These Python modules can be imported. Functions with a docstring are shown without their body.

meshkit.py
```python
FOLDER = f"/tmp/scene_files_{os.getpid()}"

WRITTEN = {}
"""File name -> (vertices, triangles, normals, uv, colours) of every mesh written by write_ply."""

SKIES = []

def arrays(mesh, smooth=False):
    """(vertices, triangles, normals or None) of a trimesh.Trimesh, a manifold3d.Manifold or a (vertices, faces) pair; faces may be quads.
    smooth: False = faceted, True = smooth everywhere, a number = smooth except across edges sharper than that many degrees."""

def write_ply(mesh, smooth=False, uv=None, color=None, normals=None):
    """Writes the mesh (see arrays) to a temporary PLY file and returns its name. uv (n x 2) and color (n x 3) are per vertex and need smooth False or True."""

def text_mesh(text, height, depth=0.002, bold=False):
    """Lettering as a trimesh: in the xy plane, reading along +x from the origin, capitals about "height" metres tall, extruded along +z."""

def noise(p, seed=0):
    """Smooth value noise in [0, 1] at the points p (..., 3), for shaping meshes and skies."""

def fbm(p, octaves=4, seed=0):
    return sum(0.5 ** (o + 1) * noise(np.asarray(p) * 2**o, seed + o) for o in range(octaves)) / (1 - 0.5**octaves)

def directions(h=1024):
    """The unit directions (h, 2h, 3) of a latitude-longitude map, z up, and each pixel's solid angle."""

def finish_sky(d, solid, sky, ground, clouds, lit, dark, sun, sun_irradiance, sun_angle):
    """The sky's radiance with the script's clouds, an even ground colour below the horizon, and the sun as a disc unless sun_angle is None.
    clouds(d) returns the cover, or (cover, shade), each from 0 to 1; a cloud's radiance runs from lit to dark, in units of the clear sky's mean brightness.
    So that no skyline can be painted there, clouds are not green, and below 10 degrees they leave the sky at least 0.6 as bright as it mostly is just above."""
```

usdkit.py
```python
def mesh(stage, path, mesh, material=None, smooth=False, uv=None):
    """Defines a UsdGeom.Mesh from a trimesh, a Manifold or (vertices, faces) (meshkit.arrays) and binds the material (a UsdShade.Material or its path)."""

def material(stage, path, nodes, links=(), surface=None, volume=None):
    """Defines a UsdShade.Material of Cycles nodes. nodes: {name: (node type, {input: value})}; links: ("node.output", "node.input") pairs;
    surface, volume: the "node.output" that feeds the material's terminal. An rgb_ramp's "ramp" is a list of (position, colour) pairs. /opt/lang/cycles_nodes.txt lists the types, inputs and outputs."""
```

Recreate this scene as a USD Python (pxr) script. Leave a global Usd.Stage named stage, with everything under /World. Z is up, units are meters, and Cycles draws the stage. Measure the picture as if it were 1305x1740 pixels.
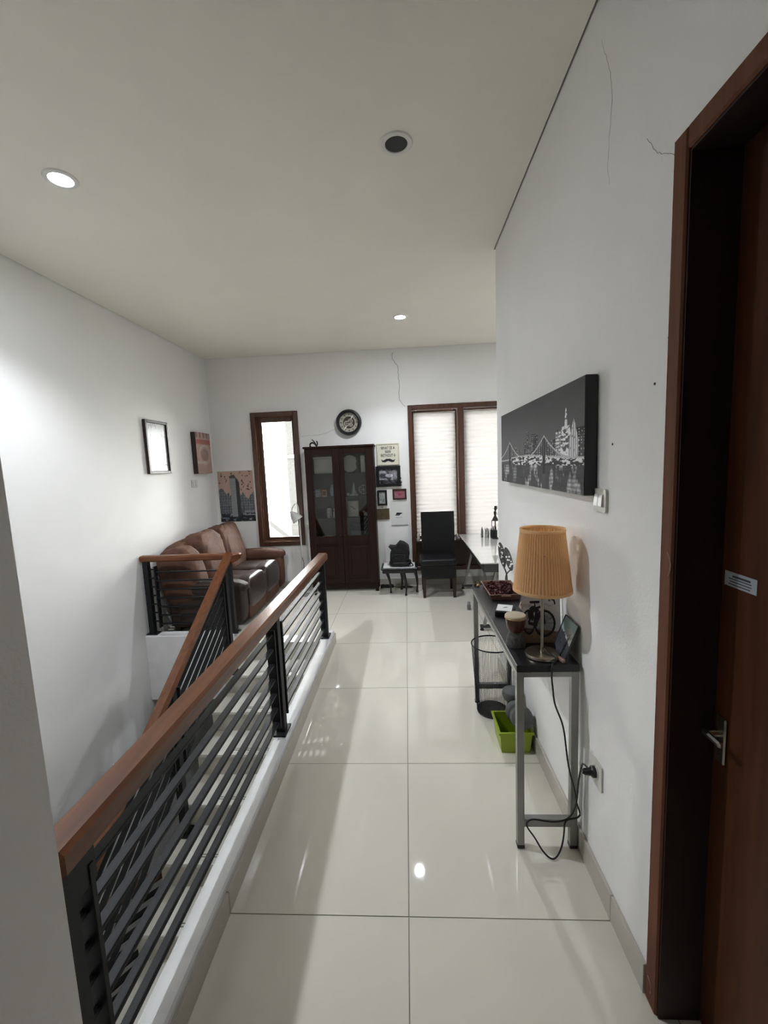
import math
import numpy as np
import trimesh
import manifold3d as mf
import shapely
from shapely.geometry import Polygon, box as sbox, Point
from shapely import affinity
import usdkit
import meshkit
from pxr import Gf, Sdf, Usd, UsdGeom, UsdLux, UsdShade, Vt

stage = Usd.Stage.CreateInMemory()
UsdGeom.SetStageUpAxis(stage, 'Z')
UsdGeom.SetStageMetersPerUnit(stage, 1.0)
UsdGeom.Xform.Define(stage, '/World')
UsdGeom.Scope.Define(stage, '/World/Looks')
rng = np.random.default_rng(7)
PI = math.pi

# ------------------------------------------------------------------ camera, sky, exposure
EXPOSURE = 1.12
LAMP = 2.95           # candela-like strength of one ceiling downlight, straight down
SKY = 5.2             # overcast sky radiance
cam = UsdGeom.Camera.Define(stage, '/World/camera')
right, fwd, up = (0.99777, 0.05198, -0.04177), (-0.05643, 0.99192, -0.11360), (0.03553, 0.11570, 0.99265)
cam.AddTransformOp().Set(Gf.Matrix4d(*right, 0, *up, 0, *(-x for x in fwd), 0, 0, 0, 1.428, 1))
cam.CreateHorizontalApertureAttr(36.0)
cam.CreateVerticalApertureAttr(48.0)
cam.CreateFocalLengthAttr(36.0 * 705.94 / 1305)
cam.CreateClippingRangeAttr((0.05, 500.0))
cam.CreateFStopAttr(0.0)
cam.CreateExposureAttr(EXPOSURE)
dome = UsdLux.DomeLight.Define(stage, '/World/overcast_sky')
dome.CreateIntensityAttr(SKY)
dome.CreateColorAttr((1.0, 1.0, 1.0))

# room numbers (metres): floor z=0, camera above the origin looking along +y
XL, XR, YB, ZC = -2.25, 0.589, 4.79, 2.70
YC = 2.725            # outer corner where the right wall ends
TILE, TX0, TY0 = 0.68, -0.041, 1.163
GAP = 0.0032

# ------------------------------------------------------------------ materials
mats = {}


def mat(name, color, rough=0.5, metal=0.0, var=0.0, scale=6.0, bump=0.0, bscale=80.0, color2=None, spec=0.5, stretch=None, coat=0.0, sheen=0.0, rvar=0.0):
    nodes = {'tc': ('texture_coordinate', {}), 'p': ('principled_bsdf', {'roughness': rough, 'metallic': metal, 'base_color': color, 'specular_ior_level': spec, 'coat_weight': coat, 'coat_roughness': 0.08, 'sheen_weight': sheen})}
    links = []
    src = 'tc.object'
    if stretch:
        nodes['map'] = ('mapping', {'scale': stretch})
        links.append(('tc.object', 'map.vector'))
        src = 'map.vector'
    if var or color2:
        c2 = color2 or tuple(c * (1 - var) for c in color)
        nodes['n'] = ('noise_texture', {'scale': scale, 'detail': 4.0, 'roughness': 0.55})
        nodes['r'] = ('rgb_ramp', {'ramp': [(0.3, color), (0.7, c2)]})
        links += [(src, 'n.vector'), ('n.fac', 'r.fac'), ('r.color', 'p.base_color')]
    if rvar:
        nodes['rn'] = ('noise_texture', {'scale': 3.0, 'detail': 3.0})
        nodes['rm'] = ('map_range', {'from_min': 0.3, 'from_max': 0.7, 'to_min': rough, 'to_max': rough + rvar})
        links += [('tc.object', 'rn.vector'), ('rn.fac', 'rm.value'), ('rm.result', 'p.roughness')]
    if bump:
        nodes['bn'] = ('noise_texture', {'scale': bscale, 'detail': 3.0})
        nodes['b'] = ('bump', {'strength': bump, 'distance': 0.01})
        links += [(src, 'bn.vector'), ('bn.fac', 'b.height'), ('b.normal', 'p.normal')]
    mats[name] = usdkit.material(stage, '/World/Looks/' + name, nodes, links, surface='p.BSDF')
    return mats[name]


def wood(name, dark, light, rough=0.35, axis='z', scale=1.0, coat=0.0, spec=0.5):
    st = {'x': (1.2, 14, 14), 'y': (14, 1.2, 14), 'z': (14, 14, 1.2)}[axis]
    nodes = {'tc': ('texture_coordinate', {}), 'map': ('mapping', {'scale': tuple(s * scale for s in st)}),
             'n': ('noise_texture', {'scale': 2.2, 'detail': 6.0, 'roughness': 0.6, 'distortion': 0.6}),
             'r': ('rgb_ramp', {'ramp': [(0.32, dark), (0.52, tuple((a + b) / 2 for a, b in zip(dark, light))), (0.7, light)]}),
             'b': ('bump', {'strength': 0.08, 'distance': 0.004}),
             'p': ('principled_bsdf', {'roughness': rough, 'coat_weight': coat, 'coat_roughness': 0.12, 'specular_ior_level': spec})}
    mats[name] = usdkit.material(stage, '/World/Looks/' + name, nodes, [('tc.object', 'map.vector'), ('map.vector', 'n.vector'), ('n.fac', 'r.fac'), ('r.color', 'p.base_color'), ('n.fac', 'b.height'), ('b.normal', 'p.normal')], surface='p.BSDF')
    return mats[name]


def print_mat(name, rough=0.5):
    mats[name] = usdkit.material(stage, '/World/Looks/' + name, {'a': ('attribute', {'attribute': 'ink'}), 'p': ('principled_bsdf', {'roughness': rough, 'specular_ior_level': 0.25})}, [('a.color', 'p.base_color')], surface='p.BSDF')
    return mats[name]


mat('wall_paint', (0.86, 0.852, 0.82), 0.75, var=0.035, scale=2.5, bump=0.06, bscale=140)
mat('ceiling_paint', (0.85, 0.825, 0.735), 0.85, var=0.03, scale=3.0, bump=0.03, bscale=120)
mat('gap_dark', (0.10, 0.098, 0.09), 0.9)
mat('porcelain_tile', (0.77, 0.735, 0.63), 0.018, var=0.05, scale=2.0, rvar=0.012, spec=0.55)
mat('grout', (0.28, 0.27, 0.24), 0.9)
mat('skirting_tile', (0.52, 0.49, 0.42), 0.25, var=0.08, scale=3.0)
mat('stair_tile', (0.70, 0.68, 0.61), 0.22, var=0.06, scale=3.0)
mat('riser_tile', (0.50, 0.475, 0.40), 0.35, var=0.08, scale=3.0)
mat('groove', (0.16, 0.15, 0.13), 0.8)
mat('curb_paint', (0.76, 0.76, 0.74), 0.55, var=0.10, scale=9.0, bump=0.05)
mat('black_steel', (0.009, 0.010, 0.011), 0.5, spec=0.3, var=0.3, scale=30, bump=0.03, bscale=300)
wood('handrail_wood', (0.090, 0.028, 0.008), (0.175, 0.059, 0.017), 0.32, 'y', coat=0.1, spec=0.35)
wood('handrail_wood_cross', (0.090, 0.028, 0.008), (0.175, 0.059, 0.017), 0.32, 'x', coat=0.1, spec=0.35)
wood('frame_wood', (0.055, 0.022, 0.012), (0.10, 0.043, 0.023), 0.35, 'z')
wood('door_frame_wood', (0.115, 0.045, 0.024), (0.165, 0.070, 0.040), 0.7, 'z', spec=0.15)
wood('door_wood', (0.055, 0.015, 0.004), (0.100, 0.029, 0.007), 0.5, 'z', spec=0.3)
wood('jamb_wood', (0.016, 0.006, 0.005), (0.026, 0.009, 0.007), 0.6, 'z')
wood('cabinet_wood', (0.016, 0.0065, 0.0045), (0.026, 0.0105, 0.007), 0.45, 'z', spec=0.2)
wood('dark_panel_wood', (0.030, 0.015, 0.010), (0.05, 0.024, 0.014), 0.4, 'x')
mat('black_laminate', (0.013, 0.013, 0.014), 0.38, var=0.3, scale=20)
mat('grey_steel', (0.32, 0.32, 0.30), 0.38, metal=0.75, var=0.12, scale=12)
mat('brushed_nickel', (0.50, 0.46, 0.38), 0.28, metal=1.0, var=0.15, scale=40)
mat('satin_chrome', (0.62, 0.60, 0.55), 0.25, metal=1.0)
usdkit.material(stage, '/World/Looks/lampshade_fabric', {'d': ('diffuse_bsdf', {'color': (0.90, 0.68, 0.43)}), 't': ('translucent_bsdf', {'color': (1.0, 0.80, 0.53)}), 'm': ('mix_closure', {'fac': 0.55})},
                [('d.BSDF', 'm.closure1'), ('t.BSDF', 'm.closure2')], surface='m.closure')
mat('white_plastic', (0.74, 0.73, 0.68), 0.32)
mat('ivory_plastic', (0.62, 0.61, 0.54), 0.35)
mat('black_plastic', (0.012, 0.012, 0.012), 0.4)
mat('black_rubber', (0.015, 0.015, 0.015), 0.7)
mat('green_plastic', (0.30, 0.40, 0.018), 0.35, var=0.06, scale=8)
mat('grey_neoprene', (0.115, 0.118, 0.112), 0.6, var=0.2, scale=40, bump=0.1)
mat('sofa_suede', (0.130, 0.056, 0.030), 0.85, var=0.5, scale=6, bump=0.45, bscale=22)
mat('sofa_leather', (0.045, 0.027, 0.022), 0.36, var=0.4, scale=9, bump=0.2, bscale=60)
mat('sofa_dark', (0.040, 0.023, 0.016), 0.7, var=0.3, scale=9, bump=0.2, bscale=40)
mat('black_leather', (0.008, 0.008, 0.009), 0.36, spec=0.35, var=0.3, scale=12, bump=0.25, bscale=50)
wood('chair_leg_wood', (0.020, 0.010, 0.008), (0.038, 0.016, 0.010), 0.35, 'z')
mat('black_fabric', (0.007, 0.007, 0.008), 0.85, var=0.4, scale=20, bump=0.3, bscale=60)
mat('paper_white', (0.72, 0.72, 0.69), 0.7)
mat('paper_cream', (0.70, 0.67, 0.55), 0.7)
mat('ink_black', (0.012, 0.012, 0.012), 0.7)
mat('ink_grey', (0.25, 0.25, 0.25), 0.7)
mat('frame_black', (0.010, 0.010, 0.011), 0.35)
mat('frame_brown', (0.040, 0.022, 0.014), 0.4, var=0.3, scale=14)
mat('frame_pink', (0.36, 0.22, 0.17), 0.45, var=0.2, scale=20)
mat('frame_cream', (0.58, 0.55, 0.42), 0.6)
mat('clock_dial', (0.46, 0.44, 0.36), 0.4, var=0.15, scale=20)
mat('clock_gear', (0.06, 0.052, 0.035), 0.4, metal=0.4)
mat('clock_hand', (0.85, 0.85, 0.80), 0.3)
mat('plaque_brown', (0.10, 0.075, 0.032), 0.6, var=0.35, scale=16)
mat('pin_red', (0.55, 0.03, 0.03), 0.4)
mat('lamp_grey', (0.58, 0.58, 0.54), 0.3, metal=0.2)
mat('blind_print', (0.8, 0.8, 0.8), 0.7)
mat('potpourri_red', (0.115, 0.012, 0.010), 0.6, var=0.6, scale=60, color2=(0.04, 0.006, 0.006))
mat('tray_wood', (0.24, 0.125, 0.085), 0.55, var=0.25, scale=20)
mat('brass', (0.55, 0.36, 0.12), 0.35, metal=0.9)
mat('bronze_dark', (0.05, 0.035, 0.02), 0.45, metal=0.5)
mat('pewter', (0.24, 0.24, 0.23), 0.5, metal=0.2, var=0.4, scale=60, bump=0.3, bscale=200)
mat('drum_skin', (0.55, 0.46, 0.32), 0.6, var=0.12, scale=30)
mat('drum_body', (0.075, 0.018, 0.010), 0.3, var=0.3, scale=20)
mat('drum_base', (0.028, 0.022, 0.020), 0.5, color2=(0.11, 0.10, 0.09), scale=90)
mat('desk_white', (0.58, 0.57, 0.53), 0.05, spec=0.9, coat=1.0)
mat('desk_dark', (0.045, 0.047, 0.045), 0.4)
mat('ornament_grey', (0.48, 0.49, 0.46), 0.5, var=0.5, scale=40)
mat('ornament_blue', (0.20, 0.24, 0.30), 0.5)
mat('ornament_orange', (0.55, 0.27, 0.08), 0.5)
mat('book_pale', (0.62, 0.61, 0.56), 0.6, var=0.2, scale=10)
mat('book_dark', (0.05, 0.05, 0.055), 0.6)
mat('crack_dark', (0.42, 0.42, 0.39), 0.9)
mat('crack_soft', (0.60, 0.60, 0.57), 0.9)
mat('peg_dark', (0.05, 0.045, 0.04), 0.8)
mat('sticker_silver', (0.42, 0.45, 0.48), 0.45)
mat('outside_wall', (0.25, 0.247, 0.22), 0.9)
mat('outside_pillar', (0.016, 0.0155, 0.0135), 0.9, var=0.2, scale=8)
mat('outside_roof', (0.017, 0.0175, 0.016), 0.9)
mat('outside_ground', (0.2, 0.2, 0.185), 0.9)
print_mat('printed_canvas', 0.7)
print_mat('printed_paper', 0.6)
print_mat('printed_glossy', 0.25)
for nm_, st_ in (('lamp_lens', 185.0), ('lamp_lens_small', 170.0)):
    usdkit.material(stage, '/World/Looks/' + nm_, {'e': ('emission', {'color': (0.95, 1.0, 1.10), 'strength': st_})}, surface='e.emission')
usdkit.material(stage, '/World/Looks/dark_lens', {'p': ('principled_bsdf', {'base_color': (0.02, 0.02, 0.018), 'roughness': 0.25})}, surface='p.BSDF')
usdkit.material(stage, '/World/Looks/window_glass', {'f': ('fresnel', {'IOR': 1.5}), 't': ('transparent_bsdf', {'color': (0.97, 0.98, 0.97)}), 'g': ('glossy_bsdf', {'roughness': 0.0, 'color': (1, 1, 1)}), 'm': ('mix_closure', {})},
                [('f.fac', 'm.fac'), ('t.BSDF', 'm.closure1'), ('g.BSDF', 'm.closure2')], surface='m.closure')
usdkit.material(stage, '/World/Looks/cabinet_glass', {'f': ('fresnel', {'IOR': 1.5}), 't': ('transparent_bsdf', {'color': (0.90, 0.91, 0.90)}), 'g': ('glossy_bsdf', {'roughness': 0.0, 'color': (1, 1, 1)}), 'm': ('mix_closure', {})},
                [('f.fac', 'm.fac'), ('t.BSDF', 'm.closure1'), ('g.BSDF', 'm.closure2')], surface='m.closure')
usdkit.material(stage, '/World/Looks/blind_cloth', {'d': ('diffuse_bsdf', {'color': (0.78, 0.75, 0.72)}), 't': ('translucent_bsdf', {'color': (0.125, 0.119, 0.113)}), 'm': ('mix_closure', {'fac': 0.55})},
                [('d.BSDF', 'm.closure1'), ('t.BSDF', 'm.closure2')], surface='m.closure')
L = lambda n: '/World/Looks/' + n

# ------------------------------------------------------------------ scene helpers
counts = {}


def numbered(parent, name):
    k = counts.get((parent, name), 0)
    counts[(parent, name)] = k + 1
    return name if k == 0 else f'{name}_{k:03d}'


class Thing:
    """One top-level object: an Xform at its base; part() adds a mesh given in world coordinates."""

    def __init__(self, name, label=None, cat=None, loc=(0, 0, 0), group=None, kind=None):
        self.path = '/World/' + numbered('', name)
        self.loc = np.array(loc, float)
        x = UsdGeom.Xform.Define(stage, self.path)
        x.AddTranslateOp().Set(Gf.Vec3d(*map(float, loc)))
        self.prim = x.GetPrim()
        for k, v in (('label', label), ('category', cat), ('group', group), ('kind', kind)):
            if v:
                self.prim.SetCustomDataByKey(k, v)

    def part(self, name, mesh, m, under=None, label=None, smooth=False, kind=None, ink=None):
        parent = under or self.path
        path = parent + '/' + numbered(parent, name)
        v, f, n = meshkit.arrays(mesh, smooth if ink is None else False)
        g = usdkit.mesh(stage, path, (v - self.loc, f), L(m), smooth=smooth if ink is None else False)
        if ink is not None:
            UsdGeom.PrimvarsAPI(g).CreatePrimvar('ink', Sdf.ValueTypeNames.Color3fArray, 'vertex').Set(Vt.Vec3fArray.FromNumpy(np.asarray(ink, np.float32)))
        if label:
            g.GetPrim().SetCustomDataByKey('label', label)
        if kind:
            g.GetPrim().SetCustomDataByKey('kind', kind)
        return path


def structure(name, label=None):
    return Thing(name, label, None, kind='structure')


# ------------------------------------------------------------------ shape helpers
cat_ = trimesh.util.concatenate


def hull(pts):
    return trimesh.convex.convex_hull(np.asarray(pts, float))


def bx(x0, x1, y0, y1, z0, z1, b=0.0):
    """A box, its edges chamfered by b."""
    x0, x1 = sorted((x0, x1)); y0, y1 = sorted((y0, y1)); z0, z1 = sorted((z0, z1))
    b = min(b, 0.45 * min(x1 - x0, y1 - y0, z1 - z0))
    if b <= 0:
        m = trimesh.creation.box([x1 - x0, y1 - y0, z1 - z0])
        m.apply_translation([(x0 + x1) / 2, (y0 + y1) / 2, (z0 + z1) / 2])
        return m
    pts = []
    for x, sx in ((x0, 1), (x1, -1)):
        for y, sy in ((y0, 1), (y1, -1)):
            for z, sz in ((z0, 1), (z1, -1)):
                pts += [(x, y + sy * b, z + sz * b), (x + sx * b, y, z + sz * b), (x + sx * b, y + sy * b, z)]
    return hull(pts)


def moved(m, mat4=None, loc=None):
    m = m.copy()
    if mat4 is not None:
        m.apply_transform(mat4)
    if loc is not None:
        m.apply_translation(loc)
    return m


def rot(deg, axis, about=(0, 0, 0)):
    return trimesh.transformations.rotation_matrix(math.radians(deg), axis, about)


def tube(points, r, n=8, closed=False):
    p = np.asarray(points, float)
    rr = np.broadcast_to(r, len(p))
    t = np.roll(p, -1, 0) - np.roll(p, 1, 0) if closed else np.gradient(p, axis=0)
    t /= np.linalg.norm(t, axis=1, keepdims=True) + 1e-12
    ref = np.array([0, 0, 1.0]) if abs(t[:, 2]).mean() < 0.8 else np.array([1.0, 0, 0])
    u = np.cross(t, ref); u /= np.linalg.norm(u, axis=1, keepdims=True) + 1e-12
    w = np.cross(t, u)
    a = np.linspace(0, 2 * PI, n, endpoint=False)
    v = (p[:, None] + rr[:, None, None] * (np.cos(a)[None, :, None] * u[:, None] + np.sin(a)[None, :, None] * w[:, None])).reshape(-1, 3)
    f = []
    m = len(p)
    for i in range(m if closed else m - 1):
        j = (i + 1) % m
        for k in range(n):
            l = (k + 1) % n
            f += [(i * n + k, j * n + k, j * n + l), (i * n + k, j * n + l, i * n + l)]
    if not closed:
        v = np.vstack([v, p[0], p[-1]])
        for k in range(n):
            l = (k + 1) % n
            f += [(m * n, k, l), (m * n + 1, (m - 1) * n + l, (m - 1) * n + k)]
    return trimesh.Trimesh(v, f, process=False)


def smooth_path(pts, n=40):
    from scipy.interpolate import CubicSpline
    p = np.asarray(pts, float)
    s = np.concatenate([[0], np.cumsum(np.linalg.norm(np.diff(p, axis=0), axis=1))])
    return CubicSpline(s, p)(np.linspace(0, s[-1], n))


def lathe(profile, n=40, loc=(0, 0, 0)):
    """Turns (radius, z) pairs about z."""
    p = np.asarray(profile, float)
    a = np.linspace(0, 2 * PI, n, endpoint=False)
    v = np.stack([p[:, None, 0] * np.cos(a), p[:, None, 0] * np.sin(a), np.broadcast_to(p[:, None, 1], (len(p), n))], -1).reshape(-1, 3)
    f = []
    for i in range(len(p) - 1):
        for k in range(n):
            l = (k + 1) % n
            f += [(i * n + k, i * n + l, (i + 1) * n + l), (i * n + k, (i + 1) * n + l, (i + 1) * n + k)]
    return trimesh.Trimesh(v + np.asarray(loc, float), f, process=False)


def pillow(c, s, e1=0.45, e2=0.35, n=36, wrinkle=0.0, seed=0, m4=None):
    """A superellipsoid of full size s about c: a stuffed cushion."""
    sp = lambda x, e: np.sign(x) * np.abs(x) ** e
    u, w = np.meshgrid(np.linspace(-PI / 2, PI / 2, n), np.linspace(-PI, PI, 2 * n, endpoint=False), indexing='ij')
    v = np.stack([sp(np.cos(u), e1) * sp(np.cos(w), e2), sp(np.cos(u), e1) * sp(np.sin(w), e2), sp(np.sin(u), e1)], -1).reshape(-1, 3)
    v = v * np.asarray(s) / 2
    if wrinkle:
        k = meshkit.fbm(v * 17 + seed * 3.1, 3, seed) - 0.5
        v = v * (1 + wrinkle * k[:, None])
    if m4 is not None:
        v = v @ np.asarray(m4)[:3, :3].T
    v = v + np.asarray(c)
    i, j = np.meshgrid(np.arange(n - 1), np.arange(2 * n), indexing='ij')
    a, b = i * 2 * n + j, i * 2 * n + (j + 1) % (2 * n)
    f = np.stack([a, b, b + 2 * n, a + 2 * n], -1).reshape(-1, 4)
    f = np.vstack([f[:, [0, 1, 2]], f[:, [0, 2, 3]]])
    return trimesh.Trimesh(v, f, process=False)


def extrude(poly, h):
    return cat_([trimesh.creation.extrude_polygon(g, h, engine='earcut') for g in getattr(poly, 'geoms', [poly]) if g.area > 1e-9])


def basis(m, o, ex, ey, ez):
    """Moves a mesh from its xyz to the frame (ex, ey, ez) at o."""
    t = np.eye(4)
    t[:3, 0], t[:3, 1], t[:3, 2], t[:3, 3] = ex, ey, ez, o
    return moved(m, t)


def frame_ring(x0, x1, z0, z1, w, y_front, y_back, b=0.002):
    """Four bars round a rectangle in the x-z plane (for the back wall)."""
    return [bx(x0, x0 + w, y_front, y_back, z0, z1, b), bx(x1 - w, x1, y_front, y_back, z0, z1, b), bx(x0 + w, x1 - w, y_front, y_back, z1 - w, z1, b), bx(x0 + w, x1 - w, y_front, y_back, z0, z0 + w, b)]


def print_sheet(o, ex, ey, w, h, nx, ny, fn):
    """A flat printed sheet with corner o spanned by w*ex and h*ey; fn(u, v) gives the ink in linear colour, v upward."""
    u, v = np.meshgrid(np.linspace(0, 1, nx), np.linspace(0, 1, ny), indexing='ij')
    p = np.asarray(o, float) + u[..., None] * w * np.asarray(ex, float) + v[..., None] * h * np.asarray(ey, float)
    i, j = np.meshgrid(np.arange(nx - 1), np.arange(ny - 1), indexing='ij')
    a = i * ny + j
    f = np.stack([a, a + ny, a + ny + 1, a + 1], -1).reshape(-1, 4)
    f = np.vstack([f[:, [0, 1, 2]], f[:, [0, 2, 3]]])
    col = np.clip(fn(u, v), 0, 1).reshape(-1, 3)
    return trimesh.Trimesh(p.reshape(-1, 3), f, process=False), col


def n2(u, v, s, seed=0):
    return meshkit.fbm(np.stack([u * s, v * s, np.full_like(u, seed * 7.3)], -1), 4, seed)


def seg_dist(u, v, a, b):
    a, b = np.array(a), np.array(b)
    d = b - a
    t = np.clip(((u - a[0]) * d[0] + (v - a[1]) * d[1]) / (d @ d), 0, 1)
    return np.hypot(u - a[0] - t * d[0], v - a[1] - t * d[1])


# ================================================================== THE SETTING
# ---- floor: polished tiles on grout
floor_area = shapely.union_all([sbox(-0.62, -5.0, XR - 0.001, YC), sbox(-0.62, 2.6, 2.9, YB), sbox(XL, 3.34, 0, YB), sbox(XR - .001, -0.02, 0.74, 0.983)])
fl = structure('floor', 'glossy cream floor tiles of the landing')
fl.part('grout_bed', moved(extrude(floor_area, 0.118), loc=(0, 0, -0.12)), 'grout')
ix = range(-5, 6)
iy = range(-10, 7)
for i in ix:
    for j in iy:
        q = sbox(TX0 + i * TILE + GAP / 2, TY0 + j * TILE + GAP / 2, TX0 + (i + 1) * TILE - GAP / 2, TY0 + (j + 1) * TILE - GAP / 2).intersection(floor_area)
        for g in getattr(q, 'geoms', [q]):
            if g.area > 2e-4 and g.geom_type == 'Polygon':
                a0, b0, a1, b1 = g.bounds
                dz = float(rng.uniform(-.0002, .0002))
                if g.area > 0.999 * (a1 - a0) * (b1 - b0):
                    fl.part('tile', bx(a0, a1, b0, b1, -0.006 + dz, dz), 'porcelain_tile')
                else:
                    fl.part('tile', moved(extrude(g.simplify(1e-6), 0.006), loc=(0, 0, -0.006 + dz)), 'porcelain_tile')

# ---- ceiling with a shadow gap round its edge
ce = structure('ceiling', 'plain grey-white painted ceiling')
plan = shapely.union_all([sbox(XL + 0.008, -5.0, XR - 0.008, YB - 0.008), sbox(0, YC + 0.008, 2.892, YB - 0.008)])
ce.part('panel', moved(extrude(plan, 0.02), loc=(0, 0, ZC)), 'ceiling_paint')
ce.part('slab', bx(XL - 0.1, 3.0, -5.1, YB + 0.2, ZC + 0.035, ZC + 0.12), 'gap_dark')

# ---- walls
def crack(t, pts, m, w=0.0035):
    t.part('crack', tube(pts, w / 2, 4), m)


def wavy(pts, ax, seed, n=28, amp=0.006):
    p = smooth_path(pts, n)
    r = np.random.default_rng(seed)
    p[1:-1, ax] += r.uniform(-amp, amp, n - 2)
    return p


wl = structure('wall_left', 'white painted wall along the stairwell')
wl.part('plaster', bx(XL - 0.12, XL, -0.5, YB + 0.1, -3.2, ZC + 0.03), 'wall_paint')
# back wall with two window openings
W1 = (-1.765, -1.215, 0.522, 2.078)       # narrow window x0 x1 z0 z1
W2 = (0.040, 1.95, 0.175, 2.075)          # wide window with the blinds
wb = structure('wall_back', 'white painted wall at the far end of the landing')
op = sbox(XL - 0.12, -3.3, 3.0, ZC + 0.03).difference(sbox(W1[0], W1[2], W1[1], W1[3])).difference(sbox(W2[0], W2[2], W2[1], W2[3]))
wb.part('plaster', basis(extrude(op, 0.14), (0, YB + 0.14, 0), (1, 0, 0), (0, 0, 1), (0, -1, 0)), 'wall_paint')
yk = YB - 0.0004
crack(wb, wavy([(-0.10, yk, 2.66), (-0.10, yk, 2.577), (-0.055, yk, 2.51), (-0.048, yk, 2.396), (-0.039, yk, 2.267), (-0.049, yk, 2.19), (-0.032, yk, 2.112), (0.013, yk, 2.070)], 0, 1), 'crack_dark', 0.006)
crack(wb, wavy([(-1.19, yk, 1.785), (-1.064, yk, 1.793), (-0.94, yk, 1.80), (-0.857, yk, 1.83), (-0.78, yk, 1.85)], 2, 2), 'crack_soft', 0.004)
wr = structure('wall_right', 'white painted wall beside the console table')
wr.part('plaster', bx(XR, XR + 0.13, 0.983, YC, -0.12, ZC + 0.03), 'wall_paint')
wr.part('lintel', bx(XR, XR + 0.13, -0.02, 0.983, 2.072, ZC + 0.03), 'wall_paint')
wr.part('plaster', bx(XR, XR + 0.13, -5.0, -0.02, -0.12, ZC + 0.03), 'wall_paint')
xk = XR - 0.0004
crack(wr, wavy([(xk, 1.094, 2.157), (xk, 1.076, 2.132), (xk, 1.052, 2.10), (xk, 1.027, 2.08), (xk, 0.985, 2.043)], 2, 3, 18, 0.003), 'crack_dark', 0.0013)
crack(wr, wavy([(xk, 1.335, 2.58), (xk, 1.294, 2.482), (xk, 1.271, 2.406), (xk, 1.277, 2.309), (xk, 1.275, 2.17)], 1, 4, 26, 0.003), 'crack_soft', 0.0008)
for y, z in ((1.033, 1.589), (1.228, 1.458), (0.985, 1.68)):
    wr.part('peg_hole', moved(trimesh.creation.cylinder(0.0032, 0.002, sections=10), rot(90, (0, 1, 0)), (xk, y, z)), 'peg_dark')
wt = structure('wall_return', 'white painted wall turning right beyond the corner')
wt.part('plaster', bx(XR + 0.13, 3.0, YC - 0.12, YC, -0.12, ZC + 0.03), 'wall_paint')
wf = structure('wall_far_right', 'white painted wall closing the room on the right')
wf.part('plaster', bx(2.9, 3.0, YC, YB, -0.12, ZC + 0.03), 'wall_paint')
wp = structure('wall_partition', 'plain wall edge at the left of the picture')
wp.part('plaster', bx(-0.75, -0.63, -5.0, 0.625, -3.2, ZC + 0.03, 0.004), 'wall_paint')
wn = structure('wall_stairwell', 'wall closing the stairwell on the near side')
wn.part('plaster', bx(XL, -0.75, -0.5, -0.4, -3.2, ZC + 0.03), 'wall_paint')
wh = structure('wall_behind', 'wall behind the viewer')
wh.part('plaster', bx(-0.75, 0.72, -5.1, -5.0, -0.12, ZC + 0.03), 'wall_paint')
we = structure('wall_lower', 'walls and floor of the storey below the stairs')
we.part('floor_slab', bx(XL, -0.63, -0.4, YB, -3.2, -3.1), 'stair_tile')
we.part('stair_side', bx(-0.70, -0.58, 0.625, YB, -3.2, -0.16), 'wall_paint')

wd = structure('wall_beyond_door', 'dark room side behind the closed door')
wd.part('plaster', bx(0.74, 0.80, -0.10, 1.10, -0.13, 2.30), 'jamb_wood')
wd.part('floor_strip', bx(0.62, 0.74, -0.10, 1.10, -0.13, -0.121), 'jamb_wood')

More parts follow.
